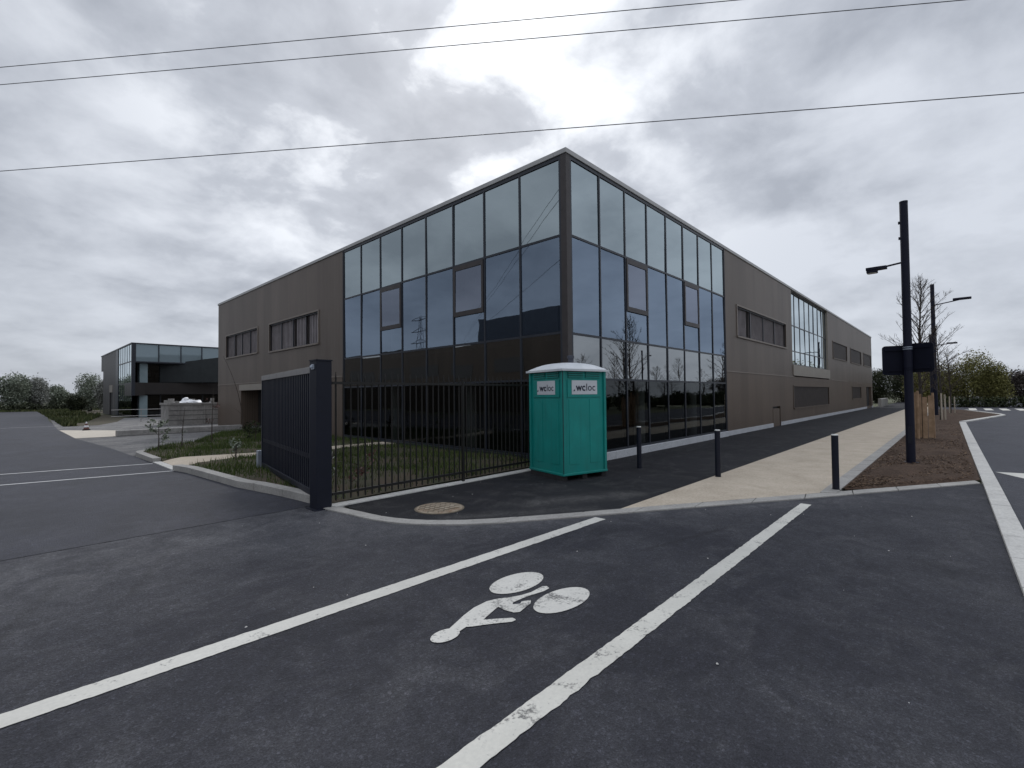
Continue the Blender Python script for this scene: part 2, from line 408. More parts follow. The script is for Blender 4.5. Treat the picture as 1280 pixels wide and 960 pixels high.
kerb_out = [(3.30, 7.13), (3.40, 6.41), (3.45, 5.95), (3.58, 5.49), (3.81, 5.11), (4.12, 4.75), (4.49, 4.45), (4.96, 4.15), (5.39, 3.87), (5.81, 3.62), (6.70, 3.07), (7.65, 2.47), (8.58, 1.88), (9.28, 1.46), (10.05, .99), (12.13, -.27)]
kerb_in = [(3.52, 6.93), (3.59, 6.40), (3.63, 6.02), (3.75, 5.60), (3.95, 5.27), (4.25, 4.92), (4.62, 4.63), (5.10, 4.32), (5.52, 4.05), (5.93, 3.80), (6.82, 3.26), (7.76, 2.67), (8.70, 2.08), (9.40, 1.66), (10.17, 1.18), (12.42, -.20)]

MB().sheet([(-60, -.42), (12.2, -.42), (12.2, -.33)] + kerb_out[::-1] + [(3.3, 7.7), (-60, 7.9)], 0).build('forecourt', M['forecourt'])['kind'] = 'structure'
MB().sheet([(-12, 7.50), (3.38, 7.40), (3.30, 8.3), (3.10, 9.5), (3.02, 10.2), (2.84, 12.9), (2.72, 13.6), (2.70, 15.6), (2.62, 18.2), (2.52, 21.5), (2.12, 28.1), (2.05, 36.3), (2.3, 45), (2.46, 53.5), (2.8, 63), (3.4, 98), (-12, 100)], .004).build('entrance_road', M['entrance'])['kind'] = 'structure'
MB().sheet([(3.6, 6.95), (8.99, 6.95), (8.99, 6.58), (108, 6.58), (108, 3.57), (6.16, 3.64)] + kerb_in[8:0:-1], .016).build('pavement', M['pavement'])['kind'] = 'structure'
MB().sheet([(6.14, 3.642), (110, 3.56), (110, 1.72), (9.42, 1.72)] + kerb_in[13:9:-1], .020).build('path', M['beige'])['kind'] = 'structure'
MB().sheet([(-60, -.42), (-60, -9), (180, -9), (180, 1.5), (57.5, 1.5), (56.2, -.5), (47.6, -2.18), (45.3, -2.3), (34.7, -.28), (12.2, -.42)], 0).build('road', M['road'])['kind'] = 'structure'
MB().sheet([(2.2, 17.0), (2.9, 17.0), (3.0, 18.4), (3.7, 19.8), (4.8, 20.6), (6.9, 25.3), (8.9, 25.4), (8.9, 33.2), (40, 33.2), (40, 54.7), (2.6, 54.7), (2.3, 45), (1.8, 36), (1.85, 28)], -.004).build('courtyard', M['court'])['kind'] = 'structure'
MB().sheet([(2.12, 28.1), (3.48, 27.9), (4.17, 33.3), (2.08, 36.2)], .008).build('concrete_pavement', M['slab'])['kind'] = 'structure'
gp_ = MB()
gl = [(2.885, 13.55, .03), (3.3, 13.80, .11), (4.8, 13.75, .135), (8.94, 13.7, .135)]; gr_ = [(2.885, 15.6, .03), (3.3, 15.40, .11), (5.0, 14.62, .135), (8.94, 14.5, .135)]
gp_.v += gl + gr_ + [(x, y, -.08) for x, y, z in gl] + [(x, y, -.08) for x, y, z in gr_]
for k in range(3):
    gp_.f += [(k, k + 1, 5 + k, 4 + k), (8 + k, 9 + k, k + 1, k), (4 + k, 5 + k, 13 + k, 12 + k)]; gp_.m += [0, 0, 0]
gp_.f.append((0, 4, 12, 8)); gp_.m.append(0)
struct(gp_.build('garden_path', M['beige']))

def kerb_run(name, outer, inner, z0, z1, mat, seg=1.0, gap=.013):
    """kerb stones laid along two edges of equal point count, with open joints"""
    mb = MB()
    def resample(p, t):
        p = [Vector((*q, 0)) for q in p]
        d = [0]
        for i in range(1, len(p)): d.append(d[-1] + (p[i] - p[i - 1]).length)
        x = t * d[-1]
        for i in range(1, len(p)):
            if x <= d[i] + 1e-9:
                return p[i - 1].lerp(p[i], (x - d[i - 1]) / max(d[i] - d[i - 1], 1e-9))
        return p[-1]
    L = sum(math.dist(outer[i], outer[i - 1]) for i in range(1, len(outer)))
    n = max(1, round(L / seg))
    for k in range(n):
        a, b = k / n + gap / L / 2, (k + 1) / n - gap / L / 2
        o = [resample(outer, a + (b - a) * j / 4) for j in range(5)]
        i_ = [resample(inner, a + (b - a) * j / 4) for j in range(5)]
        dz = random.uniform(-.002, .002)
        mb.prism([(p.x, p.y) for p in o] + [(p.x, p.y) for p in i_[::-1]], z0, z1 + dz)
    return struct(mb.build(name, mat, bevel=.008))

kerb_run('kerb', kerb_out, kerb_in, -.08, .022, M['kerb'])
kerb_run('kerb', [(3.46, 6.952), (8.1, 6.93), (8.9, 6.93)], [(3.40, 7.17), (8.1, 7.15), (8.9, 7.15)], -.08, .036, M['kerb_pale'], 1.0)
kerb_run('kerb', [(9.42, 1.50), (34, 1.50), (110, 1.5)], [(9.32, 1.718), (34, 1.718), (110, 1.718)], -.08, .030, M['kerb'], 1.0)
kerb_run('kerb', [(-14, -.62), (5.6, -.56), (12.4, -.50), (19.2, -.43), (34.7, -.28)], [(-14, -.40), (5.6, -.36), (12.4, -.29), (19.2, -.20), (34.7, -.02)], -.08, .040, M['kerb_pale'], 1.0)
kerb_run('kerb', [(34.7, -.28), (45.3, -2.30), (47.6, -2.20), (56.3, -.5)], [(34.9, -.02), (45.4, -2.08), (47.4, -2.0), (56.0, -.4)], -.08, .06, M['kerb_pale'], 1.0)
lk = [(2.74, 18.3), (2.70, 17.9), (2.70, 15.6)]
kerb_run('kerb', [(3.02, 18.5), (2.78, 18.35), (2.68, 17.95), (2.70, 15.62)], [(3.08, 18.32), (2.95, 18.22), (2.86, 17.9), (2.88, 15.6)], -.08, .12, M['kerb'], 1.0)
kerb_run('kerb', [(2.70, 15.61), (2.72, 13.55)], [(2.88, 15.59), (2.90, 13.55)], -.08, .028, M['kerb_pale'], 1.0)
kerb_run('kerb', [(2.72, 13.54), (2.86, 12.85), (3.03, 9.9), (3.14, 9.5), (3.32, 7.95), (3.36, 7.45)], [(2.92, 13.54), (3.06, 12.85), (3.23, 9.9), (3.34, 9.5), (3.52, 7.95), (3.55, 7.45)], -.08, .13, M['kerb'], 1.0)

# markings
def marking(pts, mat, label, z=.005, n=1):
    o = MB().sheet(pts, z).build('road_marking', mat)
    return tag(o, label, None, None, 'structure')
def ragged(a, b, w, mat, label, z=.005, amp=.006):
    """painted line with an uneven edge"""
    a = Vector((*a, 0)); b = Vector((*b, 0)); d = (b - a).normalized(); s = Vector((-d.y, d.x, 0))
    n = max(2, int((b - a).length / .035)); L = []; R = []
    j1 = j2 = 0
    for i in range(n + 1):
        p = a.lerp(b, i / n)
        j1 = j1 * .35 + random.gauss(0, amp); j2 = j2 * .35 + random.gauss(0, amp)
        L.append(p + s * (w / 2 + j1)); R.append(p - s * (w / 2 + j2))
    mb = MB()
    vs = [(p.x, p.y, z) for p in L] + [(p.x, p.y, z) for p in R]
    mb.add(vs, [(i, n + 1 + i, n + 2 + i, i + 1) for i in range(n)])
    return tag(mb.build('road_marking', mat), label, None, None, 'structure')
ragged((-1.5, 3.765), (5.59, 3.605), .165, M['line'], 'long white bike lane line nearer the gate', amp=.0022)
ragged((.2, 1.70), (8.32, 1.715), .145, M['line_worn'], 'worn white bike lane line nearer the planting bed', amp=.0026)
ragged((-12, 18.6), (2.66, 15.35), .10, M['thin_line'], 'farther thin white line across the entrance road', .010, .002)
ragged((-12, 16.2), (2.72, 13.42), .10, M['thin_line'], 'nearer thin white line across the entrance road', .010, .002)
ragged((-12, 43.5), (2.25, 41.8), .12, M['thin_line'], 'faint white line far up the entrance road', .010, .002)
marking([(14.07, -.53), (13.35, -.89), (12.7, -1.15), (13.6, -1.5), (14.17, -.95)], M['line'], 'white arrow tip painted on the road')
for k in range(9):
    marking([(57, -1.2 - k), (62.5, -1.2 - k), (62.5, -.7 - k), (57, -.7 - k)], M['line'], 'white bar of the pedestrian crossing at the road end')['group'] = 'pedestrian crossing bars'
# cyclist symbol
sy = MB()
W1 = [(3.439, 2.847), (3.4, 2.821), (3.353, 2.801), (3.3, 2.786), (3.243, 2.778), (3.185, 2.776), (3.128, 2.78), (3.073, 2.79), (3.023, 2.806), (2.979, 2.826), (2.942, 2.851), (2.913, 2.878), (2.894, 2.909), (2.885, 2.94), (2.887, 2.972), (2.899, 3.004), (2.921, 3.033), (2.953, 3.06), (2.995, 3.083), (3.044, 3.101), (3.099, 3.113), (3.159, 3.119), (3.22, 3.118), (3.28, 3.109), (3.337, 3.094), (3.388, 3.073), (3.431, 3.046), (3.463, 3.015), (3.483, 2.981), (3.491, 2.946), (3.486, 2.911), (3.468, 2.877)]
W2 = [(3.419, 2.323), (3.376, 2.3), (3.326, 2.282), (3.271, 2.27), (3.212, 2.264), (3.153, 2.264), (3.095, 2.27), (3.04, 2.281), (2.991, 2.297), (2.948, 2.318), (2.912, 2.342), (2.886, 2.369), (2.869, 2.398), (2.862, 2.428), (2.867, 2.458), (2.881, 2.488), (2.907, 2.515), (2.942, 2.539), (2.986, 2.56), (3.038, 2.575), (3.095, 2.585), (3.157, 2.589), (3.22, 2.586), (3.281, 2.577), (3.338, 2.561), (3.389, 2.539), (3.43, 2.512), (3.46, 2.482), (3.478, 2.449), (3.482, 2.415), (3.473, 2.381), (3.452, 2.35)]
HD = [(2.247, 2.643), (2.234, 2.63), (2.217, 2.62), (2.198, 2.612), (2.177, 2.607), (2.155, 2.605), (2.132, 2.605), (2.111, 2.609), (2.091, 2.616), (2.073, 2.624), (2.057, 2.636), (2.045, 2.648), (2.037, 2.662), (2.033, 2.677), (2.033, 2.693), (2.037, 2.708), (2.045, 2.722), (2.057, 2.734), (2.073, 2.745), (2.091, 2.754), (2.112, 2.76), (2.135, 2.763), (2.158, 2.763), (2.18, 2.76), (2.202, 2.754), (2.221, 2.745), (2.238, 2.733), (2.25, 2.719), (2.259, 2.704), (2.263, 2.689), (2.262, 2.673), (2.257, 2.657)]
sy.sheet(W1, .006); sy.sheet(W2, .006); sy.sheet(HD, .0064)
torso = [(2.20, 2.735), (2.23, 2.74), (2.35, 2.785), (2.44, 2.82), (2.58, 2.86), (2.73, 2.868), (2.81, 2.842), (2.72, 2.72), (2.69, 2.718), (2.49, 2.655), (2.44, 2.592), (2.36, 2.64), (2.33, 2.668), (2.26, 2.655), (2.20, 2.68)]
arm = [(2.49, 2.6553), (2.575, 2.585), (2.66, 2.512), (2.66, 2.485), (2.65, 2.468), (2.61, 2.472), (2.53, 2.53), (2.44, 2.5915)]
leg = [(2.811, 2.842), (2.93, 2.77), (3.01, 2.735), (3.11, 2.714), (3.27, 2.722), (3.30, 2.695), (3.28, 2.65), (3.20, 2.645), (3.07, 2.672), (2.99, 2.685), (2.86, 2.692), (2.83, 2.67), (2.88, 2.632), (2.92, 2.652), (2.99, 2.612), (2.94, 2.572), (2.84, 2.552), (2.77, 2.535), (2.73, 2.565), (2.713, 2.65), (2.7207, 2.7205)]
for pl in (torso, arm, leg): sy.sheet(pl, .006)
tag(sy.build('road_marking', M['symbol']), 'white cyclist symbol painted between the two bike lane lines', None, None, 'structure')

# lawn
def lawn_z(x, y):
    t = min(max((y - 7.2) / 1.2, 0), 1); t2 = min(max((x - 3.1) / 1.2, 0), 1)
    return .03 + .06 * t * t * (3 - 2 * t) + .03 * t2 + .025 * math.sin(x * 1.9 + y * .7) * math.sin(y * 1.3) * t
def lkx(y):
    pts = [(7.1, 3.5), (7.95, 3.5), (9.5, 3.32), (9.9, 3.21), (12.85, 3.04), (13.6, 2.9), (18, 2.85), (18.5, 3.05), (19.8, 3.7), (20.6, 4.8), (25.3, 6.9)]
    for (a, b), (c, d) in zip(pts, pts[1:]):
        if a <= y <= c: return b + (d - b) * (y - a) / (c - a)
    return 9
def on_path(x, y, e=.12):
    lo = 13.55 + .31 * min(1, max(0, (x - 2.885) / .6)) - .12 * min(1, max(0, (x - 3.5) / 1.3)); hi = 15.6 - .98 * min(1, max(0, (x - 2.885) / 2.1)) - .1 * min(1, max(0, (x - 5) / 4))
    return lo + e < y < hi - e
lw = MB(); ny, nx = 222, 16
for j in range(ny + 1):
    y = 7.16 + (25.3 - 7.16) * j / ny
    for i in range(nx + 1):
        x = lkx(y) + (8.94 - lkx(y)) * i / nx
        lw.v.append((x, y, -.02 if on_path(x, y) else lawn_z(x, y)))
for j in range(ny):
    for i in range(nx):
        a = j * (nx + 1) + i; lw.f.append((a, a + 1, a + nx + 2, a + nx + 1)); lw.m.append(0)
struct(lw.build('lawn', M['soil'], smooth=True))

def blades(name, pts, hmin, hmax, w, mat, lean=.5, kind='stuff'):
    n = len(pts); p = np.asarray(pts)
    a = rng.uniform(0, 2 * PI, n); h = rng.uniform(hmin, hmax, n) ; ln = rng.uniform(0, lean, n) * h; la = rng.uniform(0, 2 * PI, n)
    ww = w * rng.uniform(.6, 1.3, n)
    dx, dy = np.cos(a) * ww / 2, np.sin(a) * ww / 2
    v = np.empty((n, 3, 3))
    v[:, 0] = np.stack([p[:, 0] - dx, p[:, 1] - dy, p[:, 2] - .01], 1)
    v[:, 1] = np.stack([p[:, 0] + dx, p[:, 1] + dy, p[:, 2] - .01], 1)
    v[:, 2] = np.stack([p[:, 0] + np.cos(la) * ln, p[:, 1] + np.sin(la) * ln, p[:, 2] + h], 1)
    o = fast_mesh(name, v.reshape(-1, 3), np.arange(n * 3), 3, mat)
    if kind: o['kind'] = kind
    return o
gp = []
for _ in range(60000):
    y = random.uniform(7.25, 25.2); x = random.uniform(2.9, 8.9)
    if x < lkx(y) + .03: continue
    if on_path(x, y, .0): continue
    d = math.sin(x * 2.1 + 1) * math.sin(y * 1.7 + .4) + math.sin(x * 5.3 + y * 3.1) * .4
    if random.random() > .60 + .42 * d: continue
    if y < 8.3 and x < 5.6 and random.random() < .75: continue
    gp.append((x, y, lawn_z(x, y)))
tag(blades('grass', gp, .05, .15, .016, M['grass']), 'green and patchy lawn grass behind the fence and kerb', 'grass')
wp = []
for _ in range(5000):
    y = random.uniform(41, 100); x = random.uniform(2.55 + (y - 40) * .012, 3.0 + min(y - 40, 24) * .16)
    if 54 < y < 76 and x > 7.4: continue
    if math.sin(x * 1.1) * math.sin(y * .31 + 1) < -.3: continue
    wp.append((x, y, 0))
for _ in range(5000):
    wp.append((random.uniform(-14, 12), random.uniform(99, 106), 0))
wv = MB(); wv.sheet([(2.6, 41), (3.0, 63), (3.6, 99), (10, 99), (10, 76), (7.4, 76), (7.4, 54.8), (5.8, 46), (4.2, 41)], .002)
struct(wv.build('lawn', M['soil']))
tag(blades('weeds', wp, .12, .42, .14, M['weeds']), 'rough weeds and low scrub beside the far end of the entrance road', 'weeds')

# planting bed
bed_poly = [(10.0, 1.5), (110, 1.5), (57.5, 1.45), (56.0, -.4), (47.4, -2.0), (45.4, -2.08), (34.9, -.02), (19.2, -.20), (12.5, -.27)]
bd = MB()
xs = list(np.linspace(9.9, 20, 70)) + list(np.linspace(20.4, 57, 70))
def bed_lo(x):
    P = [(9.9, 1.45), (10.17, 1.2), (12.42, -.22), (12.5, -.27), (19.2, -.2), (34.9, -.02), (45.4, -2.08), (47.4, -2.0), (56, -.4), (57, 1.3)]
    for (a, b), (c, d) in zip(P, P[1:]):
        if a <= x <= c: return b + (d - b) * (x - a) / (c - a)
    return 1.4
K = 18
for x in xs:
    lo = bed_lo(x)
    for k in range(K + 1):
        y = lo + (1.5 - lo) * k / K
        e = min(1, k / 3, (K - k) / 3)
        bd.v.append((x, y, .018 + e * (.04 + .03 * math.sin(x * 1.7 + y * 2) * math.sin(y * 3.1 + x * .6) + random.uniform(-.006, .006))))
for i in range(len(xs) - 1):
    for k in range(K):
        a = i * (K + 1) + k; bd.f.append((a, a + K + 1, a + K + 2, a + 1)); bd.m.append(0)
struct(bd.build('planting_bed', M['mulch'], smooth=True))
n = 5200
cxs = 10 + rng.beta(1, 2.6, n) * 26; P_ = []
for x in cxs:
    lo = bed_lo(x) + .06; P_.append((x, random.uniform(lo, 1.44), .06))
P_ = np.array(P_)
ang = rng.uniform(0, PI, n); tl = rng.uniform(-.5, .5, n); ll = rng.uniform(.010, .032, n); wd = rng.uniform(.004, .010, n)
ax = np.stack([np.cos(ang) * np.cos(tl), np.sin(ang) * np.cos(tl), np.sin(tl)], 1) * ll[:, None]
sx = np.stack([-np.sin(ang), np.cos(ang), rng.uniform(-.6, .6, n)], 1) * wd[:, None]
V4 = np.stack([P_ - ax - sx, P_ + ax - sx, P_ + ax + sx, P_ - ax + sx], 1).reshape(-1, 3)
tag(fast_mesh('bark_mulch', V4, np.arange(n * 4), 4, M['chip']), 'loose brown bark chips covering the planting bed', 'bark mulch', None, 'stuff')

# pebbles
pb = MB()
for _ in range(42):
    x = random.uniform(1, 9); y = random.uniform(-.1, 7)
    if random.random() < .25: x, y = random.uniform(4, 9), random.uniform(4.5, 6.6)
    r = random.uniform(.004, .009)
    base = [(x + r * math.cos(a) * random.uniform(.7, 1.3), y + r * math.sin(a) * random.uniform(.7, 1.3), .006 if y < 3.6 else .022) for a in [k * PI / 3 for k in range(6)]]
    pb.add(base + [(x, y, base[0][2] + r * .9)], [(k, (k + 1) % 6, 6) for k in range(6)])
tag(pb.build('gravel', M['pebble']), 'scattered pale pebbles lying on the dark asphalt', 'gravel', None, 'stuff')

# ------------------------------------------------------------------ main building
CX, CY = 8.957, 6.596
HT = 7.50
B = thing('office_building', 'long brown two storey office building with glazed corner and flat roof', 'building', (CX, CY, 0))
XE, YE = 63.0, 33.1
G1X, G2A, G2B = 19.27, 29.66, 39.65
GLY = 17.30

w = MB()
# right facade (facing the pavement): pieces butt end to end round the openings
def wall_y(x0, x1, z0, z1, mi=0, y0=CY, t=.3): w.box(x0, y0, z0, x1, y0 + t, z1, mi)
ZT = 2.56
w1 = (20.70, 28.33, 4.06, 5.30); w2 = (41.4, 47.4, 4.2, 5.38); w3 = (49.3, 55.3, 4.2, 5.38); w4 = (56.8, 62.1, 4.25, 5.4)
def with_openings(x0, x1, z0, z1, ops, mi, put):
    xs = sorted({x0, x1, *[o[0] for o in ops], *[o[1] for o in ops]})
    for a, b in zip(xs, xs[1:]):
        inside = [o for o in ops if o[0] <= a + 1e-6 and o[1] >= b - 1e-6]
        z = z0
        for o in sorted(inside, key=lambda o: o[2]):
            if o[2] > z + 1e-6: put(a, b, z, o[2], mi)
            z = o[3]
        if z < z1 - 1e-6: put(a, b, z, z1, mi)
with_openings(G1X, G2A, ZT, HT - .12, [w1], 0, wall_y)
with_openings(G2B, XE, ZT, HT - .12, [w2, w3, w4], 0, wall_y)
lw1 = (29.7, 39.5, .84, 2.02); dw1 = (49.6, 54.7, 1.1, 2.1); dr1 = (58.4, 62.0, .2, 2.15); bx1 = (25.62, 26.98, .0, 1.0)
with_openings(G1X, XE, .0, ZT, [lw1, dw1, dr1, bx1], 1, wall_y)
# left facade
def wall_x(y0, y1, z0, z1, mi=0): w.box(CX, y0, z0, CX + .3, y1, z1, mi)
v1 = (19.47, 24.83, 3.97, 5.30); v2 = (26.46, 31.55, 4.06, 5.33); vd = (25.5, 29.0, -.1, 2.1)
with_openings(GLY, YE, ZT - .06, HT - .12, [v1, v2], 0, wall_x)
with_openings(GLY, YE, -.1, ZT - .06, [vd], 1, wall_x)
# back and end walls
w.box(CX + .3, YE - .3, -.1, XE, YE, HT - .12, 0)
w.box(XE - .3, CY + .3, 0, XE, YE - .3, HT - .12, 0)
w.build('wall', [M['clad'], M['clad_low']], B)
# trims
for q in ((G1X, CY - .02, ZT - .03, G2A + .25, CY - .002, ZT + .02), (G2B + .9, CY - .02, ZT - .03, 47.5, CY - .002, ZT + .02), (52, CY - .02, ZT - .1, 55.5, CY - .002, ZT - .05), (CX - .02, GLY, ZT - .09, CX - .002, YE, ZT - .04)):
    MB().box(*q).build('trim', M['trim'], B)
# pale vertical edge strips
for q in ((G1X, CY - .025, .22, G1X + .05, CY - .002, HT - .12), (CX - .025, GLY, .0, CX - .002, GLY + .05, HT - .12)): MB().box(*q).build('edge_trim', M['frame_brown'], B)
# coping
c = MB()
c.box(CX - .035, CY - .035, HT - .12, XE + .05, CY + .34, HT); c.box(CX - .035, CY + .34, HT - .12, CX + .34, YE + .05, HT)
c.box(CX + .34, YE - .34, HT - .12, XE + .05, YE + .05, HT); c.box(XE - .34, CY + .34, HT - .12, XE + .05, YE - .34, HT)
c.build('coping', M['coping'], B, bevel=.01)
r = MB(); r.box(CX + .35, CY + .35, 7.295, XE - .3, YE - .3, 7.36); r.build('roof', M['interior_dark'], B)
pl = MB()
for a, b in [(CX - .03, 10.9), (10.91, 14.2), (14.21, 17.4), (17.41, G1X), (G1X + .01, 25.6), (27.0, 34.4), (34.41, 44), (44.01, 58.3), (62.05, XE)]:
    pl.box(a, CY - (.07 if a < 19 else .03), -.05, b, CY - .004, .21 if a < 19 else .2)
pl.build('plinth', M['plinth'], B, bevel=.006)
pl = MB(); pl.box(CX - .03, CY, -.05, CX - .004, GLY, .18); pl.build('base_flashing', M['frame'], B)
sb = MB(); sb.box(CX + .01, CY + .02, .15, CX + .12, CY + .12, .3) ; 
cp = MB(); cp.box(CX - .015, CY - .015, .18, CX + .15, CY + .15, HT - .12); cp.build('corner_post', M['frame_brown'], B, bevel=.006)

# interior
it = MB()
it.box(CX + .35, CY + .35, .0, 29.4, 32.7, .12, 1)
it.box(CX + .22, CY + .22, 2.14, 29.4, 32.7, 3.02, 2)
it.box(CX + 2.2, CY + 2.2, 6.85, 29.4, 32.7, 7.29, 1)
it.box(16.5, 14.5, .12, 29.4, 14.7, 2.14, 1); it.box(16.3, 14.5, .12, 16.5, 32, 2.14, 1)
it.box(18.5, 13.5, 3.02, 29.4, 13.7, 6.85, 0); it.box(15.6, 17.0, 3.02, 15.8, 32, 6.85, 0)
it.build('interior', [M['interior'], M['interior_dark'], M['slab_edge']], B)
for px, py in [(13.8, 7.4), (17.9, 7.4), (9.8, 10.9), (9.8, 15.0)]:
    for z0, z1 in ((.12, 2.14), (3.02, 6.85)):
        MB().lathe([(.17, z0), (.17, z1)], px, py, 18).build('column', M['column'], B, smooth=False)
it = MB(); it.box(9.75, 7.35, 3.02, 9.95, 7.9, 6.85); it.box(10.9, 8.6, 3.6, 11.0, 9.9, 5.2)
it.build('interior_panel', M['curtain'], B)

# curtain walls
def curtain(axis, s0, s1, ncol, zrows, mats, vents, plane, recess=.05, mull=.052, top=HT - .12, topband=.12):
    """axis 'x': runs along X on plane y; axis 'y': runs along Y on plane x"""
    def P(s, d, z): return (s, plane + d, z) if axis == 'x' else (plane + d, s, z)
    mb = MB()
    def bar(sa, sb, za, zb, d0, d1, mi=0):
        p, q = P(sa, d0, za), P(sb, d1, zb)
        mb.box(min(p[0], q[0]), min(p[1], q[1]), za, max(p[0], q[0]), max(p[1], q[1]), zb, mi)
    cols = [s0 + (s1 - s0) * k / ncol for k in range(ncol + 1)]
    zb, zt = zrows[0], zrows[-1]
    bar(s0, s1, zt, top, -.008, .345 if recess < .1 and plane in (CX, CY) else .16)
    for k, s in enumerate(cols):
        a, b = s - mull / 2, s + mull / 2
        if k == 0: a, b = s, s + mull
        if k == ncol: a, b = s - mull, s
        bar(a, b, zb, zt, -.010, .12)
    for k in range(ncol):
        for z in zrows[:-1]:
            th = .027 if z > zrows[0] else .06
            bar(cols[k] + mull / 2 + (mull / 2 if k == 0 else 0), cols[k + 1] - mull / 2 - (mull / 2 if k == ncol - 1 else 0), z - th if z > zrows[0] else z, z + th, -.006, .10)
    part = mb.build('curtain_wall', [M['frame']], B)
    for k in range(ncol):
        for r in range(len(zrows) - 1):
            a, b, z0, z1 = cols[k] + .02, cols[k + 1] - .02, zrows[r] + .02, zrows[r + 1] - .02
            if k in vents and r == vents['row']:
                zs = vents['z']
                fr = MB()
                def fb(sa, sb, za, zb_):
                    p, q = P(sa, -.03, za), P(sb, .06, zb_)
                    fr.box(min(p[0], q[0]), min(p[1], q[1]), za, max(p[0], q[0]), max(p[1], q[1]), zb_)
                fw = .075; A, Bb, Z0, Z1 = a + .012, b - .012, zs, z1 - .01
                fb(A, Bb, Z0, Z0 + .13); fb(A, Bb, Z1 - .13, Z1); fb(A, A + fw, Z0 + .13, Z1 - .13); fb(Bb - fw, Bb, Z0 + .13, Z1 - .13)
                f = fr.build('opening_window', M['frame_brown'], part)
                pane(P, A + fw, Bb - fw, Z0 + .13, Z1 - .13, -.012, M['glass_vent'], part)
                pane(P, a, b, z0, zs, .014, mats[r], part)
            else:
                pane(P, a, b, z0, z1, .014, mats[r], part)
    return part
def pane(P, a, b, z0, z1, d, mat, parent):
    t1, t2 = random.gauss(0, .0042), random.gauss(0, .0042)
    flip = abs(P(1, 0, 0)[1] - P(0, 0, 0)[1]) > .5      # walls running along Y face -X
    mb = MB()
    N = 2
    for j in range(N + 1):
        for i in range(N + 1):
            u, v_ = i / N, j / N
            dd = d + t1 * (u - .5) * (b - a) + t2 * (v_ - .5) * (z1 - z0)
            mb.v.append(P(a + (b - a) * u, dd, z0 + (z1 - z0) * v_))
    for j in range(N):
        for i in range(N):
            q = j * (N + 1) + i; f_ = (q, q + 1, q + N + 2, q + N + 1); mb.f.append(f_[::-1] if flip else f_); mb.m.append(0)
    return mb.build('glass_pane', mat, parent, smooth=True)
VT = {2: 1, 5: 1, 'row': 2, 'z': 3.98}
curtain('x', CX + .152, G1X, 8, [.21, 2.08, 3.14, 5.47, HT - .21], [M['glass_low'], M['glass_band'], M['glass_mid'], M['glass_top']], VT, CY)
curtain('y', CY + .152, GLY, 8, [.18, 2.06, 3.16, 5.47, HT - .21], [M['glass_low'], M['glass_band'], M['glass_mid'], M['glass_top']], VT, CX)
curtain('x', G2A, G2B, 8, [3.24, 4.02, 5.47, HT - .20], [M['glass_bay']] * 3, {'row': -1}, CY + .14, top=HT - .12, mull=.045)
# recessed bay returns and sill panel
rv = MB(); rv.box(G2B - .02, CY + .001, 3.24, G2B - .001, CY + .13, HT - .12)
rv.box(G2A, CY - .05, ZT + .06, G2B + .25, CY + .3, 3.22)
rv.build('sill_panel', M['clad_pale'], B)
bk = MB(); bk.box(G2A, CY + .9, 3.0, G2B, CY + 1.0, HT - .13); bk.build('interior_blind', M['curtain'], B)

# windows with louvres
def louvre_window(axis, plane, s0, s1, z0, z1, nmull, style, name='window'):
    def P(s, d, z): return (s, plane + d, z) if axis == 'x' else (plane + d, s, z)
    def bx(mb, sa, sb, za, zb, d0, d1, mi=0):
        p, q = P(sa, d0, za), P(sb, d1, zb)
        mb.box(min(p[0], q[0]), min(p[1], q[1]), za, max(p[0], q[0]), max(p[1], q[1]), zb, mi)
    bk = MB(); bx(bk, s0, s1, z0, z1, .24, .29)
    part = bk.build(name, M['black'] if style == 'dark' else M['interior_dark'], B)
    fr = MB()
    e = .07
    bx(fr, s0 - e, s1 + e, z1, z1 + e, -.03, .02); bx(fr, s0 - e, s1 + e, z0 - e, z0, -.06, .02)
    bx(fr, s0 - e, s0, z0, z1, -.03, .02); bx(fr, s1, s1 + e, z0, z1, -.03, .02)
    fr.build('window_frame', M['trim'] if style == 'pale' else M['clad_low'], part)
    lv = MB()
    if style == 'pale':
        n = int((s1 - s0) / .15)
        for k in range(n):
            s = s0 + (s1 - s0) * (k + .5) / n
            bx(lv, s - .010, s + .010, z0, z1, .085, .10, 0)
        for k in range(nmull + 1):
            s = s0 + (s1 - s0) * k / nmull
            bx(lv, max(s - .025, s0), min(s + .025, s1), z0, z1, .05, .08, 1)
        bx(lv, s0, s1, z1 - .05, z1, .03, .049, 1); bx(lv, s0, s1, z0, z0 + .03, .03, .049, 1)
        bl = MB()
        for k in range(nmull):
            a, b = s0 + (s1 - s0) * k / nmull, s0 + (s1 - s0) * (k + 1) / nmull
            c = a + (b - a) * random.choice((1, 1, .8, .92))
            bx(bl, a, c, z0, z1, .105, .13)
        bl.build('blind', M['curtain'], part)
    else:
        n = int((s1 - s0) / .22)
        for k in range(n):
            s = s0 + (s1 - s0) * (k + .5) / n
            bx(lv, s - .05, s + .05, z0, z1, .03, .10, 0)
    lv.build('louvre', [M['louvre'], M['frame']], part)
    return part
louvre_window('x', CY, *w1, 4, 'pale')
for q in (w2, w3, w4): louvre_window('x', CY, *q, 3, 'dark')
louvre_window('x', CY, *lw1, 4, 'dark')
louvre_window('x', CY, *dw1, 2, 'dark')
louvre_window('y', CX, *v1, 4, 'pale')
louvre_window('y', CX, *v2, 4, 'pale')
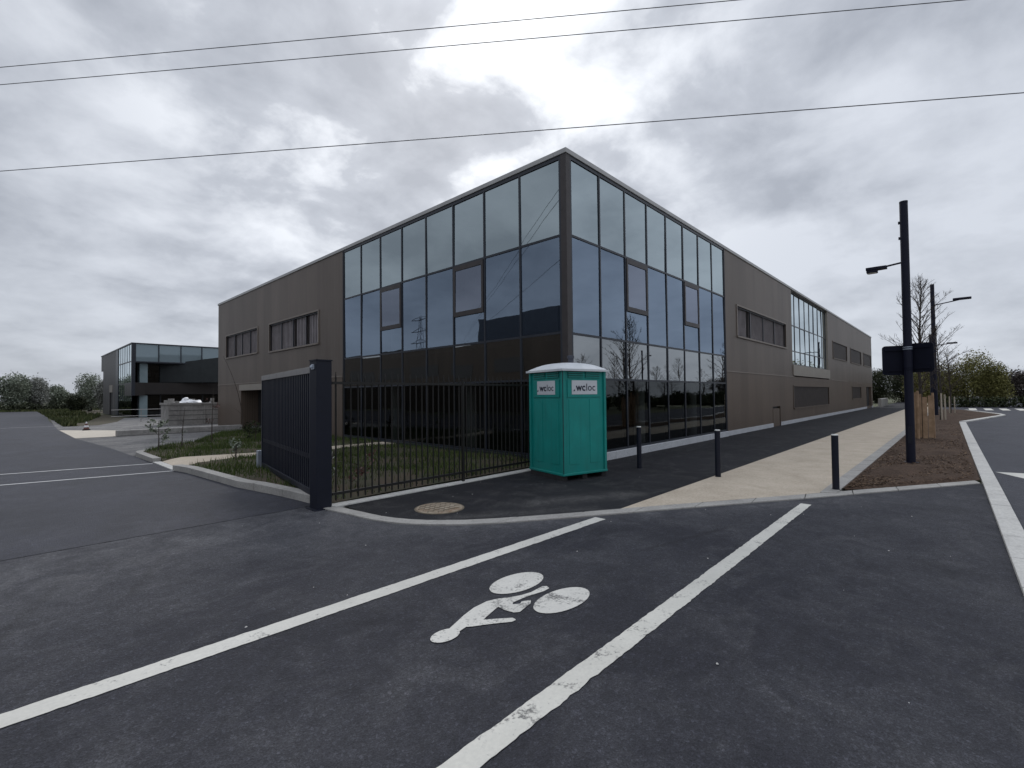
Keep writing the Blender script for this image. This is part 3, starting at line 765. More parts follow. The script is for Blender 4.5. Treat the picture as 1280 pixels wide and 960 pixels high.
# doors
d = MB(); d.box(dr1[0], CY + .2, dr1[2], dr1[1], CY + .28, dr1[3]); dd = d.build('door', M['black'], B)
d = MB(); d.box(60.1, CY + .15, .2, 60.25, CY + .199, 2.15); d.build('door_frame', M['frame'], dd)
d = MB(); d.box(bx1[0], CY - .02, .02, bx1[1] - .25, CY + .1, .9); d.box(bx1[0], CY + .12, 0, bx1[1], CY + .2, 1.0, 1)
d.build('service_hatch', [M['clad_low'], M['black']], B)
d = MB(); d.box(CX + .9, 25.5, -.1, CX + 1.0, 29.0, 2.1); dd = d.build('door', M['black'], B)
d = MB(); d.box(CX + .3, 25.3, -.1, CX + 1.0, 25.49, 2.1); d.box(CX + .3, 29.01, -.1, CX + 1.0, 29.2, 2.1); d.box(CX + .3, 25.49, 2.101, CX + 1.0, 29.01, 2.3)
d.build('door_surround', M['clad_low'], dd)
d = MB(); d.box(CX + .84, 26.2, .7, CX + .88, 27.6, .78); d.build('door_rail', M['coping'], dd)
d = MB(); d.box(CX - .03, 25.3, 2.101, CX - .002, 29.2, 2.42); d.build('lintel', M['clad_pale'], B)

# ------------------------------------------------------------------ second building
B2 = thing('glass_building', 'distant low modern building with glass upper band and dark recessed ground floor', 'building', (7.9, 54.85, 0))
X2, Y2, H2 = 7.9, 54.85, 6.75
b = MB(); b.box(X2, 64.0, 0, X2 + .3, 66.0, H2); b.box(X2, 66.0, 2.4, X2 + .3, 68.0, H2); b.box(X2, 68.0, 0, X2 + .3, 73.2, H2); b.box(X2, 73.2, 5.0, X2 + .3, 74.8, H2)

b.box(X2 + .3, 74.5, 5.0, 34, 74.8, H2); b.box(X2 + .3, 72.9, 0, 34, 73.2, 5.0); b.box(33.7, Y2, 0, 34, 72.9, H2)
b.build('wall', M['clad_far'], B2)
MB().box(X2 - .01, 62.4, 0, X2 + .3, 64.0, H2 - .01).build('dark_panel', M['frame'], B2)
MB().box(X2 - .02, Y2 - .02, 2.0, X2 + .25, Y2 + .25, H2 - .01).build('corner_post', M['frame'], B2)
b = MB(); b.box(X2 + .1, 66.0, -.05, X2 + .25, 68.0, 2.4); b.build('door', M['black'], B2)
b = MB(); b.box(X2 - .03, 65.9, 2.42, X2 - .001, 68.1, 3.2); b.build('lintel', M['clad_pale'], B2)
b = MB(); b.box(X2 - .05, Y2 - .05, H2, 34.05, 74.85, H2 + .1); b.build('roof', M['frame'], B2)
b = MB(); b.box(X2 + .3, Y2 + .2, 5.0, 33.7, 72.9, 5.149); b.box(X2 + .3, Y2 + 4, 2.0, 33.7, 72.9, 3.2, 1); b.box(X2 + .02, Y2 + .05, 2.0, X2 + 1.0, Y2 + 4, 3.2, 1); b.box(X2 + 1, Y2 + .4, 2.1, 33.7, Y2 + 4, 3.2, 1)
b.build('floor_slab', [M['frame'], mottled('dark_slab_edge', (.014, .011, .010), (.020, .016, .015), 1, .4)], B2)
cw = MB(); ys = [Y2 + .25 + (62.4 - Y2 - .25) * k / 6 for k in range(7)]
for y in ys: cw.box(X2 + .012, y - .03, 1.5, X2 + .06, y + .03, H2)
cw.box(X2 + .005, Y2 + .25, 5.1, X2 + .06, 62.4, 5.2); cw.box(X2 + .005, Y2 + .25, 3.1, X2 + .06, 62.4, 3.2)
cws = cw.build('curtain_wall', M['frame'], B2)
for k in range(6):
    for z0, z1 in ((.0, 1.48), (1.5, 3.1), (3.2, 5.1), (5.2, H2)):
        pane(lambda s, d, z: (X2 + d, s, z), ys[k] + .04, ys[k + 1] - .04, z0, z1, .03, M['glass_bay'] if z0 > 1 else M['glass_low'], cws)
cw = MB(); xs2 = [X2 + .25 + 1.75 * k for k in range(15)]
for x in xs2: cw.box(x - .04, Y2 - .03, 5.15, x + .04, Y2 + .02, H2)
cw.box(X2 + .25, Y2 - .03, 5.05, 33.7, Y2 + .02, 5.15)
cws = cw.build('curtain_wall', M['frame'], B2)
for k in range(14):
    pane(lambda s, d, z: (s, Y2 + d, z), xs2[k] + .04, xs2[k + 1] - .04, 5.16, H2 - .01, .03, M['glass_far'], cws)
# recessed glazing
cw = MB()
for k in range(14):
    cw.box(X2 + .6 + 1.75 * k, Y2 + 1.3, 0, X2 + .7 + 1.75 * k, Y2 + 1.38, 5.0)
cws = cw.build('recessed_glazing', M['frame'], B2)
for k in range(13):
    for z0, z1 in ((.0, 2.0), (3.2, 5.0)):
        pane(lambda s, d, z: (s, Y2 + 1.3 + d, z), X2 + .7 + 1.75 * k, X2 + .6 + 1.75 * (k + 1), z0, z1, .05, M['glass_low'], cws)
bw = MB(); bw.box(X2 + .4, Y2 + 9, 0, 33, Y2 + 9.2, 5); bw.build('interior', M['interior_dark'], B2)
lt = MB(); lt.box(10.0, Y2 + 8.9, 4.1, 10.8, Y2 + 8.95, 4.5); lt.box(11.2, Y2 + 8.9, 4.1, 12.0, Y2 + 8.95, 4.5); lt.box(12.8, Y2 + 8.9, 4.0, 13.1, Y2 + 8.95, 4.5)
lt.build('interior_panel', M['white_sign'], B2)
cl = MB(); cl.box(8.55, Y2 + .5, 0, 9.15, Y2 + 1.0, 2.0); cl.box(8.55, Y2 + .5, 3.2, 9.15, Y2 + 1.0, 5.0); cl.build('column', mottled('blue_grey_column', (.18, .24, .26), (.23, .29, .31), 2, .6), B2)
# angled wing wall
aw = MB(); aw.add([(10.2, Y2 + 1.2, 3.25), (15.5, Y2 - 2.2, 3.25), (15.5, Y2 - 2.2, 5.9), (10.2, Y2 + 1.2, 4.95), (10.35, Y2 + 1.28, 3.25), (15.65, Y2 - 2.05, 3.25), (15.65, Y2 - 2.05, 5.9), (10.35, Y2 + 1.28, 4.95)], [(0, 1, 2, 3), (7, 6, 5, 4), (0, 4, 5, 1), (1, 5, 6, 2), (2, 6, 7, 3), (3, 7, 4, 0)])
aw.build('wing_wall', mottled('dark_teal_wall', (.016, .020, .022), (.024, .029, .031), 2, .4, .2), B2)

# ------------------------------------------------------------------ buildings mirrored in the glass (just outside the left edge)
B3 = thing('brown_building', 'brown neighbouring building outside the frame, mirrored in the left glass wall', 'building', (-17, 26, 0))
b = MB(); b.box(-40, 26, 0, -17, 75, 7.4); b.build('wall', cladding('dark_brown_cladding', (.040, .030, .024), (.055, .043, .034)), B3)
for k in range(6):
    for z0, z1 in ((3.9, 5.3),):
        b = MB(); b.box(-17.05, 31 + 7 * k, z0, -16.98, 35.5 + 7 * k, z1); b.build('window', M['black'], B3)
b = MB(); b.box(-30, 27.5, 7.4, -17.6, 39, 10.0); b.build('roof_volume', M['frame'], B3)
PY_ = thing('electricity_pylon', 'steel lattice pylon outside the frame, mirrored in the left glass wall', 'pylon', (-30, 66, 0))
mb = MB(); PH = 15.0
def pr(z): return 1.0 - .82 * z / PH
for sx_, sy_ in ((1, 1), (1, -1), (-1, 1), (-1, -1)): mb.tube([(sx_ * pr(0), sy_ * pr(0), 0), (sx_ * pr(PH), sy_ * pr(PH), PH)], .032, 5)
for k in range(12):
    z = k * PH / 12; r0 = pr(z); r1 = pr(z + PH / 12)
    for a, c_ in (((1, 1), (1, -1)), ((1, -1), (-1, -1)), ((-1, -1), (-1, 1)), ((-1, 1), (1, 1))):
        mb.tube([(a[0] * r0, a[1] * r0, z), (c_[0] * r1, c_[1] * r1, z + PH / 12)], .017, 4)
mb.build('mast', M['lamp'], PY_, local=True)
for z in (10.5, 12.5, 14.5):
    mb = MB(); mb.tube([(0, -2.2, z), (0, 2.2, z)], .06, 5); mb.tube([(0, -2.2, z), (0, 0, z + .7)], .035, 4); mb.tube([(0, 2.2, z), (0, 0, z + .7)], .035, 4)
    mb.build('crossarm', M['lamp'], PY_, local=True)

# ------------------------------------------------------------------ overhead wires
def wire(a, b, label, r=.012, ext=3.0, sag=.25):
    a = Vector(a); b = Vector(b); d = b - a
    p0, p1 = a - d * ext, b + d * ext
    pts = [p0.lerp(p1, k / 60) for k in range(61)]
    for k, p in enumerate(pts):
        u = (k / 60 - .5) * 2; u0 = .15
        p.z += sag * (u * u - u0 * u0) * 4
    tag(MB().tube(pts, r, 6).build('power_line', M['wire'], smooth=True), label, 'overhead wire')
wire((-.149, 15.99, 9.40), (9.55, 2.94, 9.256), 'topmost of the three overhead wires crossing the sky', .0085, 3, .1)
wire((-.145, 16.0, 8.995), (11.865, -.25, 8.80), 'middle overhead wire, just below the topmost one', .0085, 2.5, .1)
wire((-.125, 16.05, 6.997), (11.68, -.93, 6.697), 'lowest overhead wire, passing closest above the roof corner', .0085, 2.5, .1)

# ------------------------------------------------------------------ gate and fence
GP = thing('gate_post', 'thick dark navy steel post at the corner of kerb and fence', 'gate post', (3.33, 7.16, 0))
mb = MB(); mb.box(-.12, -.12, -.05, .12, .12, 2.25); mb.build('post', M['navy'], GP, local=True, bevel=.006)
mb = MB(); mb.box(-.128, -.128, 2.251, .128, .128, 2.27); mb.build('cap', M['navy'], GP, local=True)
mb = MB(); mb.box(-.14, -.05, 2.12, -.121, .03, 2.2); mb.lathe([(.02, 2.14), (.024, 2.16), (.02, 2.18)], -.15, -.01, 10); mb.build('hinge', M['galv'], GP, local=True)
mb = MB(); mb.box(-.17, -.17, 0, .17, .17, .012); mb.build('base_plate', M['navy'], GP, local=True)
gd = math.atan2(11.6 - 7.30, 4.05 - 3.35)
GT = thing('gate', 'dark navy barred steel gate standing open behind its post', 'gate', (3.345, 7.30, 0), gd)
GL = 4.36
mb = MB(); mb.box(.0, -.035, 2.085, GL, .035, 2.19); mb.build('top_rail', M['navy_top'], GT, local=True, bevel=.004)
mb = MB(); mb.box(.0, -.035, .13, GL, .035, .23); mb.build('bottom_rail', M['navy'], GT, local=True, bevel=.004)
mb = MB(); mb.box(.0, -.033, .23, .08, .033, 2.085); mb.box(GL - .08, -.033, .23, GL, .033, 2.085); mb.build('end_post', M['navy'], GT, local=True)
mb = MB(); mb.box(.08, -.014, .70, GL - .08, .014, .78); mb.build('middle_rail', M['navy'], GT, local=True)
mb = MB(); n = 34
for k in range(n):
    x = .08 + (GL - .16) * (k + .5) / n
    mb.box(x - .020, -.020, .23, x + .020, .020, 2.085)
mb.build('bars', M['navy'], GT, local=True)
mb = MB(); mb.box(.02, -.05, .232, GL, -.036, .245); mb.build('rail_lip', M['navy_top'], GT, local=True)
SP = thing('gate_stop', 'small galvanised steel stop on the grass at the open gate end', 'gate stop', (3.98, 11.63, .08))
mb = MB(); mb.box(-.05, -.05, 0, .05, .05, .42); mb.build('post', M['galv'], SP, local=True, bevel=.005)
mb = MB(); mb.box(-.13, -.13, -.02, .13, .13, .02); mb.build('base_plate', M['galv'], SP, local=True)

FN = thing('fence', 'black vertical bar metal fence with spiked tops beside the pavement', 'fence', (3.5, 7.06, 0))
for x0, x1 in ((3.46, 6.09), (6.15, 8.86)):
    mb = MB(); n = round((x1 - x0) / .125)
    for k in range(n):
        x = x0 + (x1 - x0) * (k + .5) / n
        mb.tube([(x, 7.06, .10), (x, 7.06, 1.99), (x, 7.06, 2.09)], [.014, .014, .003], 6)
    mb.box(x0, 7.04, 1.895, x1, 7.08, 1.935); mb.box(x0, 7.04, .185, x1, 7.08, .225)
    mb.build('fence_panel', M['fence'], FN)
for x in (6.12, 8.89):
    mb = MB(); mb.box(x - .022, 7.035, 0, x + .022, 7.085, 2.02); mb.build('fence_post', M['fence'], FN)

# ------------------------------------------------------------------ portable toilet
ta = math.radians(-14.0)
S = 1.15; hS = S / 2
ux, uy = Vector((math.cos(ta), math.sin(ta))), Vector((-math.sin(ta), math.cos(ta)))
P0 = Vector((7.42, 5.60)); ctr = P0 + ux * hS + uy * hS
T = thing('portable_toilet', 'teal portable toilet cabin with white domed roof at the building corner', 'portable toilet', (ctr.x, ctr.y, .045), ta)
zb, zt = .085, 2.13
mb = MB(); i_ = .035
mb.box(-hS + i_, -hS + i_, zb, hS - i_, hS - i_, zt)
# ribbed mouldings on the two visible sides and the other two
def face_box(mb, side, u0, u1, z0, z1, d0, d1, mi=0):
    """side 0: -y face, 1: -x face, 2: +y, 3: +x ; u runs left to right seen from outside, d outwards from the inset wall"""
    w0 = hS - i_
    if side == 0: mb.box(u0, -w0 - d1, z0, u1, -w0 - d0, z1, mi)
    elif side == 1: mb.box(-w0 - d1, -u1, z0, -w0 - d0, -u0, z1, mi)
    elif side == 2: mb.box(-u1, w0 + d0, z0, -u0, w0 + d1, z1, mi)
    else: mb.box(w0 + d0, u0, z0, w0 + d1, u1, z1, mi)
for s in range(4):
    face_box(mb, s, -.40, -.14, .27, 1.56, 0, .007); face_box(mb, s, .14, .40, .27, 1.56, 0, .007)
    face_box(mb, s, -.44, .44, 1.60, 1.95, 0, .016)
body = mb.build('body', M['teal'], T, local=True, bevel=.008)
for sx_, sy_ in ((-1, -1), (1, -1), (-1, 1), (1, 1)):
    mb = MB(); cxp, cyp = sx_ * (hS - .03), sy_ * (hS - .03)
    mb.box(cxp - .03, cyp - .03, zb, cxp + .03, cyp + .03, zt); mb.build('corner_strip', M['teal'], T, local=True, bevel=.008)
mb = MB(); mb.box(-hS - .006, -hS - .006, zb + .005, -hS + .006, -hS + .006, zt - .005); mb.build('seam', M['seam'], T, local=True)
mb = MB(); mb.box(-hS - .008, -hS - .008, zb - .02, hS + .008, hS + .008, zb + .025); mb.build('base_rim', M['teal'], T, local=True, bevel=.008)
mb = MB(); mb.box(-hS, -hS + .04, -.04, -hS + .12, hS - .04, zb - .021); mb.box(hS - .12, -hS + .04, -.04, hS, hS - .04, zb - .021); mb.box(-.06, -hS + .04, -.04, .06, hS - .04, zb - .021); mb.build('skid', M['skid'], T, local=True)
for s in range(4):
    mb = MB()
    for u0, u1 in ((-.42, -.03), (.03, .42)):
        face_box(mb, s, u0, u1, 1.985, 2.115, 0, .004, 1)
        for k in range(3):
            z = 1.99 + k * .042
            face_box(mb, s, u0, u1, z, z + .022, .005, .026, 0)
    mb.build('vent', [M['teal'], M['teal_dark']], T, local=True, bevel=.003)
for s, uo in ((0, .0), (1, .01)):
    mb = MB(); w_s = .335 if s == 0 else .30
    face_box(mb, s, uo - w_s, uo + w_s, 1.655, 1.935, .017, .022)
    sg = mb.build('sign', M['white_sign'], T, local=True)
    cur = -.235 if s == 0 else -.215
    for (txt, size, ofs) in (('wc', .205 if s == 0 else .185, .006), ('loc', .205 if s == 0 else .185, .001)):
        cu = bpy.data.curves.new('lettering', 'FONT'); cu.body = txt; cu.size = size; cu.extrude = .001; cu.offset = ofs; cu.space_character = 1.04
        me0 = bpy.data.objects.new('tmp_text', cu); C.objects.link(me0)
        dg = bpy.context.evaluated_depsgraph_get()
        me = bpy.data.meshes.new_from_object(me0.evaluated_get(dg)); bpy.data.objects.remove(me0)
        me.materials.clear(); me.materials.append(M['ink'])
        x0 = min(v.co.x for v in me.vertices); x1 = max(v.co.x for v in me.vertices)
        o = bpy.data.objects.new('lettering', me); C.objects.link(o); o.parent = sg
        dd = hS - i_ + .024; xo = cur - x0; zo = 1.73
        if s == 0: o.location = (uo + xo, -dd, zo); o.rotation_euler = (PI / 2, 0, 0)
        else: o.location = (-dd, -(uo + xo), zo); o.rotation_euler = (PI / 2, 0, -PI / 2)
        cur += (x1 - x0) + .028
    mb = MB()
    tri = [(-.305, 1.72), (-.255, 1.72), (-.262, 1.76)]
    dd = hS - i_ + .0225
    for a_, b_ in ((tri, .0015),):
        if s == 0: vs = [(uo + u, -dd, z) for u, z in a_] + [(uo + u, -dd - b_, z) for u, z in a_]
        else: vs = [(-dd, -(uo + u), z) for u, z in a_] + [(-dd - b_, -(uo + u), z) for u, z in a_]
        mb.add(vs, [(0, 1, 2), (5, 4, 3), (0, 3, 4, 1), (1, 4, 5, 2), (2, 5, 3, 0)])
    mb.build('emblem', M['ink'], sg, local=True)
# roof dome
mb = MB(); N = 20; oh = hS + .045
for j in range(N + 1):
    for i in range(N + 1):
        u, v_ = i / N * 2 - 1, j / N * 2 - 1
        h = (1 - abs(u) ** 3.0) ** .7 * (1 - abs(v_) ** 3.0) ** .7
        mb.v.append((u * oh, v_ * oh, zt + .03 + .155 * h))
for j in range(N):
    for i in range(N):
        q = j * (N + 1) + i; mb.f.append((q, q + 1, q + N + 2, q + N + 1)); mb.m.append(0)
mb.box(-oh, -oh, zt - .012, oh, oh, zt + .0299)
rf = mb.build('roof', M['white_roof'], T, local=True, smooth=False)
for p in rf.data.polygons: p.use_smooth = len(p.vertices) == 4 and p.index < N * N
mb = MB(); mb.lathe([(.06, zt + .10), (.06, 2.44), (.075, 2.441), (.075, 2.50), (.03, 2.51)], .30, .22, 16); mb.build('vent_pipe', M['pipe'], T, local=True)

# ------------------------------------------------------------------ bollards
def bollard():
    t = thing('bollard', '', 'bollard', (0, 0, 0), 0, 'bollards in a row across the path')
    mb = MB(); mb.lathe([(.053, -.05), (.053, .92), (.051, .925)], 0, 0, 24); mb.build('post', M['navy'], t, local=True, smooth=False)
    mb = MB(); mb.lathe([(.0535, .925), (.0535, .938), (.046, .945)], 0, 0, 24); mb.build('cap', M['cap'], t, local=True)
    mb = MB(); mb.lathe([(.064, 0), (.062, .006), (.054, .009)], 0, 0, 24); mb.build('base_ring', M['navy'], t, local=True)
    return t
bo = bollard()
for k, (x, y, z, lb) in enumerate([(9.76, 1.56, .025, 'dark bollard nearest the bark planting bed'), (9.82, 3.55, .016, 'dark bollard where beige path meets dark pavement'), (9.85, 5.30, .016, 'dark bollard standing alone on dark asphalt before the glass')]):
    o = bo if k == 0 else copy_tree(bo)
    o.location = (x, y, z); o['label'] = lb

# ------------------------------------------------------------------ manhole cover
mc = thing('manhole_cover', 'round dusty beige manhole cover set in the dark pavement', 'manhole cover', (4.47, 5.70, .016))
mb = MB(); mb.lathe([(.345, -.03), (.345, .008), (.338, .012)], 0, 0, 40); mb.build('lid', M['cover'], mc, local=True)
mb = MB()
for row in range(-3, 4):
    for k in range(-4, 4):
        a = (k * .10, row * .11); s_ = .05
        b_ = (a[0] + .05, a[1] + s_); c_ = (a[0] + .10, a[1])
        if max(math.hypot(*a), math.hypot(*b_), math.hypot(*c_)) > .325: continue
        mb.bar((*a, .014), (*b_, .014), .016, .006); mb.bar((*b_, .014), (*c_, .014), .016, .006)
mb.build('tread_pattern', M['cover_rib'], mc, local=True)
mb = MB()
for k in range(40):
    a0, a1 = 2 * PI * k / 40, 2 * PI * (k + 1) / 40
    mb.prism([(.347 * math.cos(a0), .347 * math.sin(a0)), (.347 * math.cos(a1), .347 * math.sin(a1)), (.37 * math.cos(a1), .37 * math.sin(a1)), (.37 * math.cos(a0), .37 * math.sin(a0))], -.03, .006)
mb.build('rim', M['cover_rib'], mc, local=True)

# ------------------------------------------------------------------ lamps and signs
LX, LY = 14.45, .83
L1 = thing('street_lamp', 'tall dark square lamp post in the bark bed, carrying two signs', 'street lamp', (LX, LY, .03))
mb = MB(); mb.tube([(0, 0, -.1), (0, 0, 6.10)], [.088, .080], 20); mb.add([], [])
mb.build('pole', M['lamp'], L1, local=True, smooth=False)
mb = MB(); mb.lathe([(.082, 6.101), (.082, 6.14), (.05, 6.15)], 0, 0, 20); mb.build('pole_cap', M['lamp'], L1, local=True)
mb = MB(); mb.tube([(0, .08, 4.70), (0, .42, 4.66)], .022, 8); mb.build('arm', M['lamp'], L1, local=True)
mb = MB(); mb.prism([(-.09, .34), (.09, .34), (.11, .50), (.11, .74), (-.11, .74), (-.11, .50)], 4.615, 4.68); mb.box(-.10, .52, 4.555, .10, .73, 4.614); mb.box(-.085, .54, 4.545, .085, .71, 4.554, 1)
mb.build('lamp_head', [M['lamp'], M['lamp_glass']], L1, local=True, bevel=.008)
mb = MB(); mb.box(-.02, .07, 5.62, .02, .11, 5.68); mb.box(-.02, .07, 5.25, .02, .11, 5.31); mb.build('bolt', M['lamp'], L1, local=True)
mb = MB(); mb.box(-.14, -.14, -.02, .14, .14, .02); mb.build('base_plate', M['lamp'], L1, local=True)
mb = MB(); mb.box(-.094, -.04, .45, -.078, .04, .85); mb.lathe([(.008, .82), (.008, .83)], -.095, 0, 8); mb.build('access_door', M['navy'], L1, local=True)

L2 = thing('street_lamp', 'farther lamp post with long arm reaching right over the road', 'street lamp', (42.9, 1.1, 0), 0, None)
mb = MB(); mb.tube([(0, 0, -.1), (0, 0, 8.9)], [.13, .11], 16); mb.build('pole', M['lamp'], L2, local=True)
mb = MB(); mb.tube([(0, -.1, 7.48), (0, -1.0, 7.62), (0, -1.35, 7.68)], .035, 8); mb.build('arm', M['lamp'], L2, local=True)
mb = MB(); mb.prism([(-.12, -1.0), (.12, -1.0), (.16, -1.3), (.13, -1.9), (-.13, -1.9), (-.16, -1.3)], 7.66, 7.80); mb.build('lamp_head', M['lamp'], L2, local=True, bevel=.03)
L3 = thing('street_lamp', 'small farthest lamp post behind the tree with arm to the right', 'street lamp', (64.0, 1.9, 0))
mb = MB(); mb.tube([(0, 0, -.1), (0, 0, 7.4)], [.13, .10], 14); mb.build('pole', M['lamp'], L3, local=True)
mb = MB(); mb.tube([(0, -.1, 6.20), (0, -1.3, 6.36)], .04, 8); mb.build('arm', M['lamp'], L3, local=True)
mb = MB(); mb.prism([(-.14, -1.2), (.14, -1.2), (.14, -2.0), (-.14, -2.0)], 6.33, 6.48); mb.build('lamp_head', M['lamp'], L3, local=True, bevel=.03)
L4 = copy_tree(L2); L4.location = (46, -11, 0); L4.rotation_euler = (0, 0, PI); L4.scale = (.72, .72, .72)
L4['label'] = 'lamp post across the road, outside the frame, mirrored in the right glass wall'

def sign(label, rz, off, wdt, hgt, zc, dz=0):
    t = thing('road_sign', label, 'road sign', (LX, LY, zc), rz)
    pts = []
    r = .07
    for cxq, czq, a0 in ((wdt / 2 - r, hgt / 2 - r, 0), (-wdt / 2 + r, hgt / 2 - r, 90), (-wdt / 2 + r, -hgt / 2 + r, 180), (wdt / 2 - r, -hgt / 2 + r, 270)):
        for k in range(6):
            a = math.radians(a0 + k * 18); pts.append((cxq + r * math.cos(a), czq + r * math.sin(a)))
    mb = MB(); n = len(pts); y0, y1 = .11, .135
    vs = [(x + off, y0, z) for x, z in pts] + [(x + off, y1, z) for x, z in pts]
    mb.add(vs, [tuple(range(n))], 0); mb.add(vs, [tuple(range(2 * n - 1, n - 1, -1))], 1); mb.add(vs, [(i, n + i, n + (i + 1) % n, (i + 1) % n) for i in range(n)], 0)
    mb.build('panel', [M['sign_back'], M['sign_face']], t, local=True)
    for z in (-.24, .25):
        mb = MB(); mb.box(off - wdt / 2 + .06, .085, z - .022, off + wdt / 2 - .06, .109, z + .022); mb.build('back_rail', M['sign_back'], t, local=True)
        mb = MB(); mb.lathe([(.0905, z - .009), (.0905, z + .009)], 0, 0, 20); mb.build('clamp', M['galv'] if z > 0 else M['sign_back'], t, local=True)
    return t
va = math.atan2(LY, LX)   # bearing of the post from the camera
rz0 = va - PI / 2
sign('dark back of a square road sign on the left of the lamp post', rz0 + .18, -.235, .46, .70, 2.43)
sign('dark back of a square road sign on the right of the lamp post', rz0 - .30, .22, .44, .68, 2.475)

# ------------------------------------------------------------------ vegetation
def leaf_cloud(name, blobs, n, size, mat, parent, flat=.0, droop=0):
    """n leaf-sized faces spread through the volume of overlapping ellipsoids (x,y,z,rx,ry,rz)"""
    bl = np.array(blobs, float); vol = bl[:, 3] * bl[:, 4] * bl[:, 5]
    idx = rng.choice(len(bl), n, p=vol / vol.sum())
    d = rng.normal(size=(n, 3)); d /= np.linalg.norm(d, axis=1)[:, None]
    r = rng.uniform(.25, 1, n) ** .5 * (1 + rng.normal(0, .10, n))
    p = bl[idx, :3] + d * bl[idx, 3:6] * r[:, None]
    p[:, 2] = np.maximum(p[:, 2], .05)
    a = rng.normal(size=(n, 3)); a /= np.linalg.norm(a, axis=1)[:, None]
    b = np.cross(a, rng.normal(size=(n, 3))); b /= np.linalg.norm(b, axis=1)[:, None]
    s = size * rng.uniform(.5, 1.4, n)[:, None]
    a = a * s; b = b * s * .55
    v = np.stack([p - a, p - b, p + a, p + b], 1).reshape(-1, 3)
    return fast_mesh(name, v, np.arange(n * 4), 4, mat, parent)

def bare_tree(x, y, h, spread, seed, label, group=None, z0=.03, nl=46, dens=1.0, trunk_r=.055):
    rd = random.Random(seed)
    t = thing('tree', label, 'tree', (x, y, z0), 0, group)
    tk = MB(); pts = []; n = 14
    for k in range(n + 1):
        u = k / n; pts.append(Vector((x + .06 * math.sin(u * 5 + seed), y + .06 * math.sin(u * 4.3 + seed * 2), z0 - .05 + h * u)))
    tk.tube(pts, [trunk_r * (1 - k / n) ** .8 + .006 for k in range(n + 1)], 8); tk.build('trunk', M['bark'], t, smooth=True)
    cr = MB()
    def at(u):
        f = u * n; i = min(int(f), n - 1); return pts[i].lerp(pts[i + 1], f - i)
    for k in range(nl):
        u = .26 + .72 * (k + rd.random()) / nl
        a = k * 2.4 + rd.uniform(-.4, .4)
        prof = math.sin(min(1, (1 - u) / .62) * PI / 2) * (1 if u > .38 else .8)
        ln = spread * (.12 + .9 * prof) * rd.uniform(.7, 1.15)
        el = rd.uniform(.35, .85) + .4 * u
        p = at(u); d = Vector((math.cos(a) * math.cos(el), math.sin(a) * math.cos(el), math.sin(el)))
        br = [p]; m_ = 5
        for j in range(m_):
            d = (d + Vector((rd.uniform(-.13, .13), rd.uniform(-.13, .13), rd.uniform(-.08, .12)))).normalized()
            br.append(br[-1] + d * ln / m_)
        r0 = .006 + .008 * ln / spread
        cr.tube(br, [r0 * (1 - j / (m_ + .6)) + .002 for j in range(m_ + 1)], 5, cap=False)
        for q in range(int(rd.randint(7, 12) * dens)):
            j = rd.uniform(.25, .98) * m_; i = min(int(j), m_ - 1); s = br[i].lerp(br[i + 1], j - i)
            dd = ((br[i + 1] - br[i]).normalized() + Vector((rd.uniform(-.9, .9), rd.uniform(-.9, .9), rd.uniform(-.3, .7)))).normalized()
            l2 = rd.uniform(.15, .42) * spread * .5
            e1 = s + dd * l2 * .5; e2 = e1 + (dd + Vector((rd.uniform(-.3, .3), rd.uniform(-.3, .3), .25))).normalized() * l2 * .5
            cr.tube([s, e1, e2], [.0045, .0035, .002], 4, cap=False)
            for _ in range(2):
                d3 = (dd + Vector((rd.uniform(-1, 1), rd.uniform(-1, 1), rd.uniform(-.2, .8)))).normalized()
                cr.tube([e1, e1 + d3 * l2 * .4], [.003, .0018], 3, cap=False)
    cr.build('crown', M['twig'], t)
    return t
bare_tree(22.0, .9, 5.6, 1.5, 3, 'bare young tree nearest the lamp post, behind its signs', None, .03, 60, 1.3)
bare_tree(36.0, .75, 5.2, 1.6, 5, 'second bare young tree along the bark bed', None, .03, 44)
bare_tree(47.8, .45, 4.6, 1.5, 8, 'farthest bare young tree at the end of the bark bed', None, .03, 40)
for k, (x, y, h) in enumerate([(38, -13, 5.2), (47, -14, 5.6), (52, -12, 4.6), (60, -14, 6.0), (68, -13, 5.2)]):
    bare_tree(x, y, h, 1.9, 20 + k, 'bare tree across the road, outside the frame, mirrored in the right glass wall', 'bare trees across the road', -.05, 44, 1.2, .08)

def guard(x, y, label, rz, pale=False, h=1.5):
    t = thing('tree_stakes', label, 'tree stakes', (x, y, .04), rz, 'timber stakes around the young trees')
    m_ = M['timber_pale'] if pale else M['timber']
    for a in (0, 2.1, 4.2):
        mb = MB(); px, py = .30 * math.cos(a + .5), .30 * math.sin(a + .5)
        mb.tube([(px, py, -.1), (px * .96, py * .96, h * random.uniform(.93, 1.05))], [.04, .036], 8); mb.build('stake', m_, t, local=True)
    return t
g1 = guard(21.9, .92, 'tall brown timber stakes and boards around the nearest bare tree', .2, False, 1.62)
mb = MB()
for k in range(4):
    mb.box(-.30 + .15 * k, -.16 + .01 * k, .02 + .03 * (k % 2), -.17 + .15 * k, -.13 + .01 * k, 1.50 + .06 * math.sin(k * 2.1))
o = mb.build('board', M['timber'], g1, local=True); o.rotation_euler = (0, 0, va - PI / 2 - .2 + .05)
guard(36.0, .75, 'pale timber stakes around the second bare tree', .8, True)
guard(47.8, .45, 'small distant timber stakes around the farthest bare tree', .5, True, 1.3)

